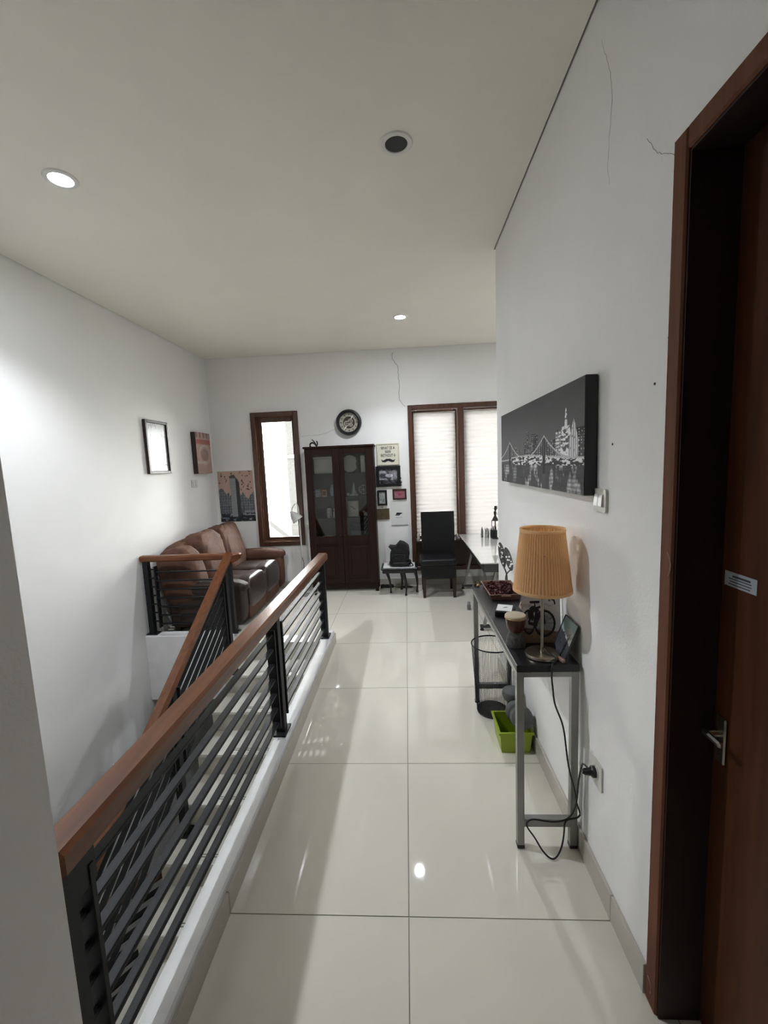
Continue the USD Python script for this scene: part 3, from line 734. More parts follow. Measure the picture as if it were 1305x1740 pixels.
# ---- wall clock
KX, KZ, KR = -0.628, 1.918, 0.145
ck = Thing('wall_clock', 'round wall clock with thick black rim and open dark gear centre above the cabinet', 'clock', (KX, YB, KZ))
toback = lambda m: moved(m, rot(90, (1, 0, 0)), (KX, YB, KZ))          # local +z points into the room (-y)
ck.part('rim', toback(lathe([(KR - 0.036, 0.010), (KR - 0.036, 0.040), (KR - 0.024, 0.052), (KR - 0.008, 0.048), (KR, 0.034), (KR, 0.002), (KR - 0.04, 0.002)], 64)), 'frame_black', smooth=40)
ck.part('dial', toback(lathe([(0.0, 0.012), (KR - 0.034, 0.012), (KR - 0.034, 0.006), (0, 0.006)], 48)), 'clock_dial')
ck.part('gear_plate', toback(lathe([(0.0, 0.016), (0.064, 0.016), (0.066, 0.0125), (0, 0.0125)], 40)), 'clock_gear')
for gx, gy, gr in ((0.018, 0.014, 0.026), (-0.026, -0.012, 0.030), (0.024, -0.028, 0.020)):
    teeth = Polygon([((gr + (0.003 if k % 2 else 0)) * math.cos(PI * k / 16), (gr + (0.003 if k % 2 else 0)) * math.sin(PI * k / 16)) for k in range(32)]).difference(Point(0, 0).buffer(gr * 0.66)).union(sbox(-gr * 0.8, -0.003, gr * 0.8, 0.003)).union(sbox(-0.003, -gr * .8, 0.003, gr * .8))
    ck.part('gear', toback(moved(extrude(teeth, 0.003), loc=(gx, gy, 0.0165))), 'clock_dial')
for k in range(12):
    a = PI / 6 * k
    ck.part('hour_mark', toback(moved(bx(-0.0035, 0.0035, 0.080, 0.100, 0.0121, 0.0135), rot(-30 * k, (0, 0, 1)))), 'clock_gear')
for a, l in ((33, 0.098), (215, 0.100)):
    ck.part('hand', toback(moved(bx(-0.005, 0.005, 0.05, l, 0.020, 0.022), rot(-a, (0, 0, 1)))), 'clock_hand', label='bright white clock hand')
ck.part('hub', toback(lathe([(0, 0.024), (0.006, 0.023), (0.008, 0.016), (0, 0.016)], 16)), 'bronze_dark')

# ---- pictures on the far wall
def framed(name, label, c, x0, x1, z0, z1, w, m, inner, depth=0.016, print_=None, nx=40, ny=40, tilt=0.0):
    t = Thing(name, label, c, ((x0 + x1) / 2, YB, (z0 + z1) / 2))
    for q in frame_ring(x0, x1, z0, z1, w, YB - depth, YB - 0.001, 0.002):
        t.part('frame', q, m)
    if print_ is None:
        t.part('picture', bx(x0 + w, x1 - w, YB - 0.008, YB - 0.002, z0 + w, z1 - w), inner)
    else:
        q, col = print_sheet((x0 + w, YB - 0.008, z0 + w), (1, 0, 0), (0, 0, 1), x1 - x0 - 2 * w, z1 - z0 - 2 * w, nx, ny, print_)
        t.part('picture', q, 'printed_glossy', ink=col)
        t.part('backing', bx(x0 + w, x1 - w, YB - 0.007, YB - 0.001, z0 + w, z1 - w), m)
    return t


sg = framed('slogan_sign', 'cream sign with black slogan lettering and a moustache, hung right of the cabinet', 'sign', -0.328, -0.070, 1.418, 1.664, 0.014, 'frame_cream', 'paper_cream', 0.014)


def lettering(t, text, xc, z, h, y, m='ink_black', bold=True, fit=0.1):
    q = meshkit.text_mesh(text, h, 0.0008, bold)
    q.apply_translation([-(q.bounds[0][0] + q.bounds[1][0]) / 2, 0, 0])
    q.apply_scale([fit / (q.bounds[1][0] - q.bounds[0][0]), 1, 1])
    t.part('lettering', basis(q, (xc, y, z), (1, 0, 0), (0, 0, 1), (0, -1, 0)), m)


for tx, zz in (('WHAT IS A', 1.598), ('MAN', 1.556), ('WITHOUT A', 1.514)):
    lettering(sg, tx, -0.199, zz, 0.031, YB - 0.0081, fit={'MAN': 0.062, 'WHAT IS A': 0.158}.get(tx, 0.168))
ms = [(-0.075, 0.012), (-0.066, 0.0), (-0.045, 0.004), (-0.022, 0.018), (-0.006, 0.018), (0, 0.014), (0.006, 0.018), (0.022, 0.018), (0.045, 0.004), (0.066, 0.0), (0.075, 0.012), (0.066, -0.012), (0.040, -0.016), (0.014, -0.006), (0, -0.002), (-0.014, -0.006), (-0.040, -0.016), (-0.066, -0.012)]
sg.part('moustache', basis(extrude(Polygon(ms).buffer(0.003), 0.0008), (-0.199, YB - 0.0081, 1.470), (1, 0, 0), (0, 0, 1), (0, -1, 0)), 'ink_black')


def dark_scene(u, v):
    g = 0.04 + 0.30 * np.clip(n2(u * 1.4, v, 5, 2) - 0.42, 0, 1) * 3
    g = g * (0.5 + (v > 0.25)) + 0.35 * (np.hypot((u - .55) / .22, (v - .55) / .12) < 1) + 0.25 * ((abs(v - .32) < .05) & (u < .4))
    return np.stack([g * .95, g * .93, g], -1)


bf = framed('photo_frame', 'wide black frame with a dark grey photograph below the slogan sign', 'photo frame', -0.345, -0.065, 1.172, 1.408, 0.036, 'frame_black', None, 0.022, dark_scene)
bf.part('ornament', moved(cat_([moved(trimesh.creation.icosphere(1, r_), loc=(-0.072 + a, YB - 0.024, 1.19 + b)) for a, b, r_ in ((0, 0, 0.016), (0.008, 0.028, 0.013), (-0.006, 0.05, 0.012), (0.006, 0.075, 0.010))])), 'frame_black', smooth=True)
framed('photo_frame', 'small upright black frame with a pale grey-green picture', 'photo frame', -0.342, -0.230, 0.957, 1.135, 0.021, 'frame_black', None, 0.018, lambda u, v: np.stack([0.30 + 0.2 * n2(u, v, 4, 3)] * 3, -1) * np.array([0.92, 1.0, 0.95]) * (1 - 0.45 * (n2(u, v, 6, 4) > .56))[..., None])
framed('photo_frame', 'small wide dark frame with a red picture', 'photo frame', -0.163, -0.004, 1.018, 1.142, 0.018, 'frame_brown', None, 0.018, lambda u, v: np.stack([0.26 + 0.16 * n2(u, v, 4, 5), 0.07 + 0.14 * n2(u, v, 5, 6) * (np.hypot(u - .5, v - .5) > .18), 0.09 + 0.14 * n2(u, v, 5, 7) * (np.hypot(u - .5, v - .5) > .18)], -1))
pq = Thing('cork_plaque', 'small brown cork plaque hanging below the small upright frame', 'plaque', (-0.285, YB, 0.86))
pq.part('board', bx(-0.356, -0.210, YB - 0.014, YB - 0.001, 0.794, 0.921, 0.003), 'plaque_brown')
pq.part('pin', lathe([(0, 0), (0.002, 0), (0.002, 0.008), (0.006, 0.010), (0.006, 0.016), (0, 0.018)], 12).apply_transform(rot(90, (1, 0, 0))).apply_translation((-0.287, YB - 0.0, 0.936)), 'pin_red', label='red push pin')
pq.part('cord', tube([(-0.33, YB - 0.007, 0.921), (-0.287, YB - 0.010, 0.936), (-0.24, YB - 0.007, 0.921)], 0.001, 5), 'ink_grey')
cl = Thing('wall_calendar', 'white wall calendar sheet with a small dark slanted emblem', 'calendar', (-0.095, YB, 0.86))
cl.part('sheet', bx(-0.190, 0.002, YB - 0.004, YB - 0.001, 0.716, 1.004, 0.0005), 'paper_white')
cl.part('strip', bx(-0.190, 0.002, YB - 0.007, YB - 0.0041, 0.716, 0.724, 0.001), 'ink_grey')
for ex in (Polygon([(-0.038, -0.012), (0.012, -0.012), (0.038, 0.012), (-0.012, 0.014)]), Polygon([(-0.030, 0.006), (-0.014, 0.022), (0.050, 0.018), (0.040, 0.006)])):
    cl.part('emblem', basis(extrude(ex, 0.0006), (-0.108, YB - 0.0041, 0.846), (1, 0, 0), (0, 0, 1), (0, -1, 0)), 'book_dark')
for k in range(5):
    cl.part('small_print', bx(-0.140 + 0.016 * k, -0.128 + 0.016 * k, YB - 0.0045, YB - 0.004, 0.808, 0.812), 'ink_grey')


def city_poster(u, v):
    pink = np.array([0.50, 0.335, 0.28])
    c = np.broadcast_to(pink, u.shape + (3,)).copy() * (0.92 + 0.16 * n2(u, v, 6, 1))[..., None]
    r = np.random.default_rng(5)
    for _ in range(46):                              # doodles in the sky
        a, b = r.uniform(0.02, 0.98), r.uniform(0.52, 0.98)
        if r.uniform() < 0.6:
            d = np.hypot((u - a), (v - b) * 1.4) < r.uniform(0.012, 0.026)
        else:
            an = r.uniform(0, PI)
            d = seg_dist(u, v, (a, b), (a + 0.06 * math.cos(an), b + 0.05 * math.sin(an))) < 0.010
        c[d] = np.array([0.05, 0.04, 0.04]) + r.uniform(0, 0.14)
    sky = 0.44 + 0.14 * n2(u * 3, v * 0, 9, 8) + 0.10 * (u < .3) + 0.06 * np.sin(u * 21)
    low = v < np.clip(sky, 0, .66)
    g = 0.05 + 0.16 * n2(u * 2.5, v * 2, 12, 3) + 0.10 * (np.sin(u * 90) > .2) * (np.sin(v * 120) > .1)
    g = np.where(v < 0.16, 0.03 + 0.55 * np.clip(n2(u * 2, v * 3, 9, 6) - .52, 0, 1) * 3, g)
    c[low] = np.stack([g * .92, g, g * 1.08], -1)[low]
    xl, xr = 0.33 + 0.02 * (1 - v), 0.60 + 0.0 * v
    tower = (u > xl) & (u < xr) & (v > 0.10) & (v < 0.93 - 1.2 * np.clip(u - .47, 0, 1) - .5 * np.clip(.40 - u, 0, 1))
    lit = u < 0.50
    win = (np.sin(u * 190) > -.2) & (np.sin(v * 210) > -.1)
    tg = np.where(lit, 0.27, 0.055) * np.where(win, 0.72, 1.15) * (0.9 + 0.2 * n2(u, v, 8, 2))
    c[tower] = np.stack([tg * .92, tg, tg * .98], -1)[tower]
    cr = tower & (v > 0.86)
    c[cr] *= 0.35
    for zz in (0.20, 0.13):
        c[(abs(v - zz) < 0.010) & (u > 0.70)] = 0.35
    return c


po = Thing('city_poster', 'unframed poster of a tall grey tower under a pink sky, pinned above the sofa', 'poster', (-2.0, YB, 1.12))
q, col = print_sheet((-2.212, YB - 0.0035, 0.829), (1, 0, 0.0), (0, 0, 1), 0.420, 0.595, 90, 120, city_poster)
po.part('print', q, 'printed_paper', ink=col)
po.part('backing', bx(-2.218, -1.786, YB - 0.003, YB - 0.0005, 0.823, 1.430), 'paper_white')

# ---- pictures and switch on the left wall
lf = Thing('framed_map', 'dark-framed pale sketch hanging on the left wall', 'picture', (XL, 3.69, 1.66))
y0, y1, z0, z1 = 3.520, 3.865, 1.430, 1.902
for a in ((y0, y0 + 0.024, z0, z1), (y1 - 0.024, y1, z0, z1), (y0 + 0.024, y1 - 0.024, z0, z0 + 0.024), (y0 + 0.024, y1 - 0.024, z1 - 0.024, z1)):
    lf.part('frame', bx(XL + 0.001, XL + 0.028, a[0], a[1], a[2], a[3], 0.003), 'frame_brown')
q, col = print_sheet((XL + 0.0125, y0 + 0.024, z0 + 0.024), (0, 1, 0), (0, 0, 1), y1 - y0 - 0.048, z1 - z0 - 0.048, 60, 80,
                     lambda u, v: np.stack([0.40 - 0.12 * (n2(u, v, 5, 1) > .55) * (abs(n2(u, v, 5, 1) - .57) < .03) - 0.10 * n2(u, v, 7, 3) - 0.2 * (abs(v - .10 - .03 * np.sin(u * 9)) < .012)] * 3, -1))
lf.part('picture', q, 'printed_glossy', ink=col)
lf.part('mount', bx(XL + 0.001, XL + 0.012, y0 + 0.022, y1 - 0.022, z0 + 0.022, z1 - 0.022), 'paper_white')


def red_collage(u, v):
    c = np.stack([0.30 + 0.16 * n2(u, v, 5, 1), 0.19 + 0.14 * n2(u, v, 6, 2), 0.155 + 0.14 * n2(u, v, 6, 3)], -1)
    c[(v > .72) & (v < .84)] *= np.array([.85, .45, .45])
    d = np.hypot((u - .55) / .42, (v - .46) / .25)
    c[(d < 1) & (d > .82)] = (0.42, 0.35, 0.30)
    c[d < .6] *= (0.45 + 0.5 * n2(u, v, 10, 5))[d < .6][:, None]
    c[(abs(v - .27) < .03) & (u < .7)] = (0.45, 0.37, 0.31)
    c[(v > .88) & (np.sin(u * 26) > .3)] *= .5
    return c


lc = Thing('red_canvas', 'thick reddish collage canvas on the left wall near the corner', 'picture', (XL, 4.475, 1.635))
lc.part('canvas', bx(XL + 0.001, XL + 0.052, 4.318, 4.642, 1.412, 1.852, 0.003), 'frame_brown')
q, col = print_sheet((XL + 0.0526, 4.320, 1.414), (0, 1, 0), (0, 0, 1), 0.320, 0.436, 50, 70, red_collage)
lc.part('print', q, 'printed_canvas', ink=col)
ls = Thing('light_switch', 'white double light switch on the left wall below the red canvas', 'switch', (XL, 4.305, 1.31))
ls.part('plate', bx(XL + 0.0005, XL + 0.009, 4.245, 4.368, 1.272, 1.348, 0.003), 'white_plastic')
for a in (4.262, 4.312):
    ls.part('rocker', bx(XL + 0.009, XL + 0.014, a, a + 0.040, 1.284, 1.336, 0.002), 'white_plastic')

# ---- sofa
so = Thing('recliner_sofa', 'brown suede two-seat recliner sofa with shiny leather footrests along the left wall', 'sofa', (-1.85, 4.10, 0))
tl = rot(-13, (0, 1, 0))
tb = rot(-8, (0, 1, 0))
so.part('base', bx(-2.17, -1.56, 3.50, 4.70, 0.035, 0.30, 0.03), 'sofa_dark')
for y in (3.55, 4.65):
    for x in (-2.12, -1.60):
        so.part('foot', bx(x - 0.025, x + 0.025, y - 0.025, y + 0.025, 0, 0.045, 0.004), 'black_plastic')
so.part('back_frame', pillow((-2.105, 4.10, 0.46), (0.24, 1.22, 0.68), 0.5, 0.30, 30, 0.05, 1, tb), 'sofa_suede', smooth=True)
so.part('back_wing', pillow((-2.04, 3.565, 0.50), (0.36, 0.30, 0.54), 0.62, 0.62, 30, 0.08, 2, tl), 'sofa_suede', smooth=True)
so.part('back_cushion', pillow((-2.00, 3.93, 0.60), (0.25, 0.47, 0.50), 0.5, 0.42, 34, 0.16, 3, tl), 'sofa_suede', smooth=True)
so.part('back_cushion', pillow((-1.99, 4.36, 0.60), (0.26, 0.48, 0.52), 0.5, 0.42, 34, 0.16, 4, tl), 'sofa_suede', smooth=True)
for k, yc in enumerate((3.87, 4.32)):
    so.part('seat_cushion', pillow((-1.745, yc, 0.335), (0.44, 0.455, 0.19), 0.5, 0.28, 30, 0.08, 5 + k), 'sofa_leather', smooth=True)
    so.part('footrest', pillow((-1.545, yc, 0.285), (0.16, 0.45, 0.31), 0.55, 0.25, 30, 0.05, 7 + k), 'sofa_leather', smooth=True, label='shiny dark leather footrest')
    so.part('kick_panel', pillow((-1.535, yc, 0.135), (0.11, 0.45, 0.19), 0.45, 0.25, 24, 0.04, 9 + k), 'sofa_suede', smooth=True)
for k, (yc, sz) in enumerate(((3.515, 0.17), (4.655, 0.19))):
    so.part('arm', pillow((-1.76, yc, 0.27), (0.60, sz * 0.88, (0.40, 0.44)[k]), 0.35, 0.3, 26, 0.04, 11 + k), 'sofa_dark' if k == 0 else 'sofa_suede', smooth=True)
    so.part('arm_pad', pillow((-1.745, yc, (0.405, 0.455)[k]), (0.62, sz, 0.135), 0.75, 0.55, 30, 0.07, 13 + k), 'sofa_suede' if k else 'sofa_dark', smooth=True)

# ---- reading lamp by the narrow window
lp = Thing('floor_lamp', 'slim pale floor reading lamp beside the narrow window', 'floor lamp', (-1.225, 4.58, 0))
px, py = -1.218, 4.58
lp.part('base', lathe([(0, 0), (0.11, 0), (0.112, 0.008), (0.02, 0.022), (0.012, 0.05), (0, 0.05)], 36, (px, py, 0)), 'lamp_grey', smooth=40)
lp.part('pole', tube([(px, py, 0.04), (px + 0.004, py, 0.4), (px + 0.002, py, 0.86)], 0.0085, 10), 'lamp_grey', smooth=True)
lp.part('gooseneck', tube(smooth_path([(px + 0.002, py, 0.85), (px - 0.004, py, 0.98), (px - 0.028, py, 1.035), (px - 0.060, py, 1.005), (px - 0.078, py, 0.955)], 24), 0.006, 10), 'lamp_grey', smooth=True)
hd = lathe([(0.0, 0.128), (0.016, 0.128), (0.021, 0.104), (0.036, 0.086), (0.068, 0.0), (0.065, 0.0), (0.034, 0.080), (0.0, 0.092)], 32)
so_ = moved(hd, rot(-36, (0, 1, 0)), (px - 0.014, py - 0.005, 0.846))
lp.part('shade', so_, 'lamp_grey', smooth=40)
lp.part('cord', tube(smooth_path([(px + 0.006, py - 0.012, 0.42), (px + 0.012, py - 0.012, 0.25), (px + 0.01, py - 0.014, 0.05), (px + 0.05, py - 0.02, 0.008)], 20), 0.003, 6), 'black_plastic', smooth=True)
cc = Thing('cable_coil', 'loose coil of dark cable on the floor beside the cabinet', 'cable', (-1.15, 4.50, 0))
a = np.linspace(0, 2 * PI * 4.5, 120)
cc.part('cable', tube(np.stack([-1.22 + 0.10 * a / a[-1] + 0.028 * np.cos(a), 4.47 + 0.028 * np.sin(a), 0.006 + 0.022 * (1 + np.sin(a * 0.97)) / 2], -1), 0.0035, 6), 'ink_grey', smooth=True)
cc.part('plug', bx(-1.075, -1.035, 4.485, 4.510, 0.0, 0.022, 0.004), 'black_plastic')

# ---- side table with a bag on it
sdt = Thing('side_table', 'small black side table with curved legs between the cabinet and the chair', 'table', (-0.10, 4.48, 0))
sdt.part('tabletop', bx(-0.308, 0.085, 4.375, 4.640, 0.288, 0.312, 0.006), 'black_laminate')
sdt.part('apron', bx(-0.295, 0.072, 4.388, 4.627, 0.252, 0.288, 0.004), 'black_laminate')
for (lx, ly, ox, oy) in ((-0.255, 4.50, 0.040, 0.0), (-0.065, 4.405, 0.018, -0.008), (0.062, 4.52, 0.012, 0.0), (-0.10, 4.61, 0.0, 0.01)):
    zz = np.linspace(0, 1, 14)
    sw = np.sin(zz * PI * 1.15) * 0.012
    pts = np.stack([lx + ox * (1 - zz) + sw * np.sign(ox + 1e-9), ly + oy * (1 - zz), 0.004 + 0.262 * zz], -1)
    sdt.part('leg', tube(pts, np.interp(zz, [0, 0.1, 0.25, 1], [0.013, 0.008, 0.0095, 0.020]), 10), 'black_laminate', smooth=True)
pp = Thing('paper_sheet', 'white sheet of paper lying on the small black side table', 'paper', (-0.1, 4.49, 0.3125))
pp.part('sheet', bx(-0.285, 0.060, 4.392, 4.625, 0.3122, 0.3150), 'paper_white')
bg = Thing('black_bag', 'soft black bag slumped on the paper on the side table', 'bag', (-0.10, 4.50, 0.315))
outl = Polygon([(-.214, .529), (-.143, .524), (-.094, .575), (-.045, .560), (.003, .522), (.008, .45), (-.002, .385), (-.03, .335), (-.055, .322), (-.178, .322), (-.207, .370), (-.203, .455), (-.178, .487)])
body = extrude(outl, 0.17)
body = trimesh.Trimesh(*trimesh.remesh.subdivide_to_size(body.vertices, body.faces, 0.014)); body.merge_vertices()
body = trimesh.smoothing.filter_laplacian(body, lamb=0.5, iterations=9)
bv = np.array(body.vertices)
bv[:, 2] += 0.03 * (n2(bv[:, 0] * 14, bv[:, 1] * 14, 1, 5) - 0.5)
bg.part('body', basis(trimesh.Trimesh(bv, body.faces, process=False), (0, 4.595, 0), (1, 0, 0), (0, 0, 1), (0, -1, 0)), 'black_fabric', smooth=True)
bg.part('peak', hull([(-0.222, 4.47, 0.530), (-0.222, 4.50, 0.533), (-0.195, 4.44, 0.505), (-0.13, 4.43, 0.505), (-0.12, 4.53, 0.530), (-0.15, 4.55, 0.532), (-0.19, 4.46, 0.495)]), 'black_fabric')
bg.part('pocket', pillow((-0.105, 4.432, 0.40), (0.15, 0.04, 0.11), 0.4, 0.4, 20, 0.10, 22), 'black_fabric', smooth=True)
bg.part('zip', tube(smooth_path([(-0.17, 4.418, 0.44), (-0.105, 4.410, 0.452), (-0.04, 4.418, 0.44)], 14), 0.0025, 6), 'black_leather')
bg.part('band', pillow((-0.10, 4.505, 0.345), (0.24, 0.205, 0.055), 0.5, 0.55, 22, 0.05, 23), 'black_leather', smooth=True)
bg.part('strap', tube(smooth_path([(-0.02, 4.47, 0.40), (0.025, 4.45, 0.345), (0.04, 4.44, 0.322), (-0.01, 4.42, 0.320), (-0.09, 4.41, 0.321)], 24), 0.006, 8), 'black_fabric', smooth=True)
pc = Thing('power_strip', 'black power strip with trailing cable on the floor under the side table', 'power strip', (-0.27, 4.72, 0))
pc.part('body', bx(-0.345, -0.190, 4.690, 4.735, 0.0, 0.034, 0.006), 'black_plastic')
for k in range(3):
    pc.part('socket', lathe([(0.0, 0.0342), (0.016, 0.0342), (0.016, 0.036), (0, 0.036)], 18, (-0.315 + 0.047 * k, 4.7125, 0)), 'black_rubber')
pc.part('cable', tube(smooth_path([(-0.19, 4.71, 0.012), (-0.12, 4.70, 0.008), (-0.03, 4.72, 0.008), (0.03, 4.70, 0.008), (-0.02, 4.68, 0.008), (-0.10, 4.69, 0.008)], 40), 0.005, 8), 'black_plastic', smooth=True)

# ---- black parsons chair
chd = Thing('dining_chair', 'high-backed black leather chair in front of the wide window', 'chair', (0.31, 4.45, 0))
chd.part('backrest', hull([(x, y, z) for x in (0.146, 0.513) for y, z in ((4.575, 0.36), (4.625, 0.34), (4.600, 0.872), (4.640, 0.874), (4.606, 0.880), (4.634, 0.880))] + [(0.150, 4.60, 0.885), (0.509, 4.60, 0.885)]), 'black_leather')
chd.part('seat', pillow((0.308, 4.430, 0.385), (0.385, 0.345, 0.085), 0.45, 0.16, 34, 0.05, 31), 'black_leather', smooth=True)
chd.part('apron', bx(0.128, 0.490, 4.285, 4.600, 0.205, 0.368, 0.010), 'black_leather')
for x in (0.152, 0.468):
    for y, dy in ((4.306, 0.0), (4.585, 0.03)):
        chd.part('leg', hull([(x + a, y + b, 0.215) for a in (-0.020, 0.020) for b in (-0.020, 0.020)] + [(x + a, y + dy + b, 0) for a in (-0.014, 0.014) for b in (-0.014, 0.014)]), 'chair_leg_wood')
for k in range(5):
    chd.part('stitch', bx(0.165 + 0.068 * k, 0.168 + 0.068 * k, 4.300, 4.303, 0.392, 0.398), 'ink_grey') if False else None

# ---- ornaments on the window sill
def sill(name, label, c, x, y, parts):
    t = Thing(name, label, c, (x, y, 0.535))
    for pn, m, mm in parts:
        t.part(pn, m, mm, smooth=40)


sy = 4.762
sill('stacked_tealights', 'small grey stack on the window sill left of the black chair', 'ornament', 0.115, sy, [('base', lathe([(0, 0.535), (0.020, 0.535), (0.022, 0.560), (0.014, 0.575), (0, 0.575)], 18, (0.118, sy, 0)), 'ornament_grey'), ('cup', lathe([(0, 0.5751), (0.016, 0.5751), (0.019, 0.605), (0.012, 0.622), (0, 0.622)], 18, (0.118, sy, 0)), 'lamp_grey')])
sill('glass_candle', 'small pale candle jar on the window sill right of the black chair', 'candle', 0.565, sy, [('jar', lathe([(0, 0.535), (0.018, 0.535), (0.019, 0.575), (0, 0.575)], 18, (0.560, sy, 0)), 'ornament_grey'), ('wax', lathe([(0, 0.5751), (0.014, 0.5751), (0.014, 0.600), (0, 0.602)], 18, (0.560, sy, 0)), 'paper_cream')])

# ---- desk with glossy white top
DKX, DKY0, DKY1, DKZ = 0.578, 3.335, 4.725, 0.600
dk = Thing('trestle_desk', 'desk with glossy white top on grey trestle legs, partly hidden by the wall corner', 'desk', (1.1, 4.0, 0))
dk.part('tabletop', bx(DKX, 1.75, DKY0, DKY1, DKZ - 0.010, DKZ, 0.002), 'desk_white')
dk.part('underframe', bx(DKX + 0.03, 1.72, DKY0 + 0.025, DKY1 - 0.03, DKZ - 0.085, DKZ - 0.0105, 0.004), 'desk_dark')
for y in (3.42, 4.60):
    for x in (0.74, 1.60):
        for s in (-1, 1):
            dk.part('leg', hull([(x + s * 0.02 + a, y + b, DKZ - 0.087) for a in (-0.012, 0.012) for b in (-0.012, 0.012)] + [(x + s * 0.125 + a, y + b, 0.04) for a in (-0.012, 0.012) for b in (-0.012, 0.012)]), 'grey_steel')
        dk.part('foot_bar', bx(x - 0.16, x + 0.16, y - 0.015, y + 0.015, 0.022, 0.046, 0.003), 'desk_dark')
        for s in (-1, 1):
            dk.part('glide', lathe([(0, 0), (0.016, 0), (0.014, 0.012), (0.006, 0.022), (0, 0.022)], 16, (x + s * 0.145, y, 0)), 'black_rubber')
zd = DKZ
pn = Thing('pen_stand', 'slim pointed grey ornament standing on the white desk', 'ornament', (0.80, 4.50, zd))
pn.part('body', lathe([(0, 0), (0.012, 0), (0.013, 0.03), (0.012, 0.07), (0.005, 0.105), (0.001, 0.115)], 18, (0.800, 4.50, zd)), 'pewter', smooth=40)
pn.part('base', lathe([(0, 0), (0.014, 0), (0.014, 0.004), (0, 0.004)], 18, (0.800, 4.50, zd)), 'bronze_dark')
cu = Thing('pen_cup', 'grey cup of short pens on the white desk', 'cup', (0.845, 4.47, zd))
cu.part('cup', lathe([(0, 0), (0.022, 0), (0.024, 0.070), (0.021, 0.070), (0.019, 0.005), (0, 0.005)], 22, (0.845, 4.47, zd)), 'ornament_grey', smooth=40)
for k in range(5):
    aa = k * 1.3
    cu.part('pen', tube([(0.845 + 0.008 * math.cos(aa), 4.47 + 0.008 * math.sin(aa), zd + 0.006), (0.845 + 0.022 * math.cos(aa), 4.47 + 0.02 * math.sin(aa), zd + 0.095 + 0.006 * (k % 3))], 0.004, 6), 'black_plastic' if k % 2 else 'ornament_grey')
tb_ = Thing('tool_caddy', 'black caddy bristling with brushes on the white desk near the wall corner', 'caddy', (0.905, 4.45, zd))
tb_.part('box', bx(0.880, 0.945, 4.42, 4.48, zd, zd + 0.085, 0.003), 'black_plastic')
for k in range(8):
    x = 0.886 + 0.0075 * k
    tb_.part('brush', tube([(x, 4.45 + 0.012 * math.sin(k * 2.1), zd + 0.0851), (x + 0.004 * math.sin(k), 4.45 + 0.014 * math.sin(k * 2.1), zd + (0.19 if k == 1 else 0.105 + 0.012 * (k % 3)))], 0.0032, 6), 'black_plastic')
ld = Thing('lady_figurine', 'dark metal lady in a hat on a thin post on the white desk', 'figurine', (0.930, 4.40, zd))
lx, ly = 0.918, 4.39
ld.part('base', lathe([(0, 0), (0.035, 0), (0.033, 0.008), (0, 0.010)], 24, (lx, ly, zd)), 'ink_black', smooth=40)
ld.part('post', tube([(lx, ly, zd + 0.008), (lx, ly, zd + 0.20)], 0.006, 8), 'ink_black', smooth=True)
ld.part('dress', lathe([(0.0, 0.190), (0.034, 0.192), (0.022, 0.222), (0.010, 0.245), (0.014, 0.268), (0.015, 0.285), (0.006, 0.295), (0.0, 0.295)], 24, (lx, ly, zd)), 'ink_black', smooth=40)
ld.part('head', moved(pillow((0, 0, 0), (0.026, 0.028, 0.036), 1, 1, 14), loc=(lx + 0.004, ly, zd + 0.312)), 'ink_black', smooth=True)
ld.part('hat', lathe([(0.0, 0.318), (0.023, 0.320), (0.022, 0.324), (0.014, 0.326), (0.013, 0.345), (0.0, 0.348)], 20, (lx + 0.006, ly, zd)), 'ink_black', smooth=40)
db = Thing('door_stop', 'small dark bottle standing on the floor beyond the console table', 'bottle', (0.600, 4.02, 0))
db.part('body', lathe([(0, 0), (0.017, 0), (0.018, 0.045), (0.014, 0.055), (0, 0.055)], 18, (0.560, 3.92, 0)), 'pewter', smooth=40)
db.part('cap', lathe([(0, 0.0551), (0.015, 0.0551), (0.015, 0.078), (0, 0.080)], 18, (0.560, 3.92, 0)), 'ornament_grey', smooth=40)

# ================================================================== CONSOLE TABLE AND WHAT IS ON IT
TX, TXR, TY, TYF, TZ = 0.361, 0.577, 1.400, 2.372, 0.712
ct = Thing('console_table', 'long narrow console table with black top on a grey steel frame along the right wall', 'table', (0.469, 1.886, 0))
ct.part('tabletop', bx(TX, TXR, TY, TYF, TZ - 0.026, TZ, 0.002), 'black_laminate')
w_ = 0.025
G = 'grey_steel'
for x in (TX + 0.001, TXR - 0.001 - w_):
    for y in (TY + 0.003, TYF - 0.003 - w_):
        ct.part('leg', bx(x, x + w_, y, y + w_, 0.012, TZ - 0.0265, 0.0015), G)
        ct.part('foot_cap', bx(x - 0.001, x + w_ + 0.001, y - 0.001, y + w_ + 0.001, 0, 0.014, 0.002), 'black_plastic')
    ct.part('side_rail', bx(x, x + w_, TY + 0.003 + w_, TYF - 0.003 - w_, TZ - 0.046, TZ - 0.0265, 0.001), G)
for y in (TY + 0.003, TYF - 0.003 - w_):
    ct.part('end_rail', bx(TX + w_, TXR - w_, y, y + w_, TZ - 0.046, TZ - 0.0265, 0.001), G)
    ct.part('stretcher', bx(TX + w_, TXR - w_, y, y + w_, 0.088, 0.117, 0.001), G)

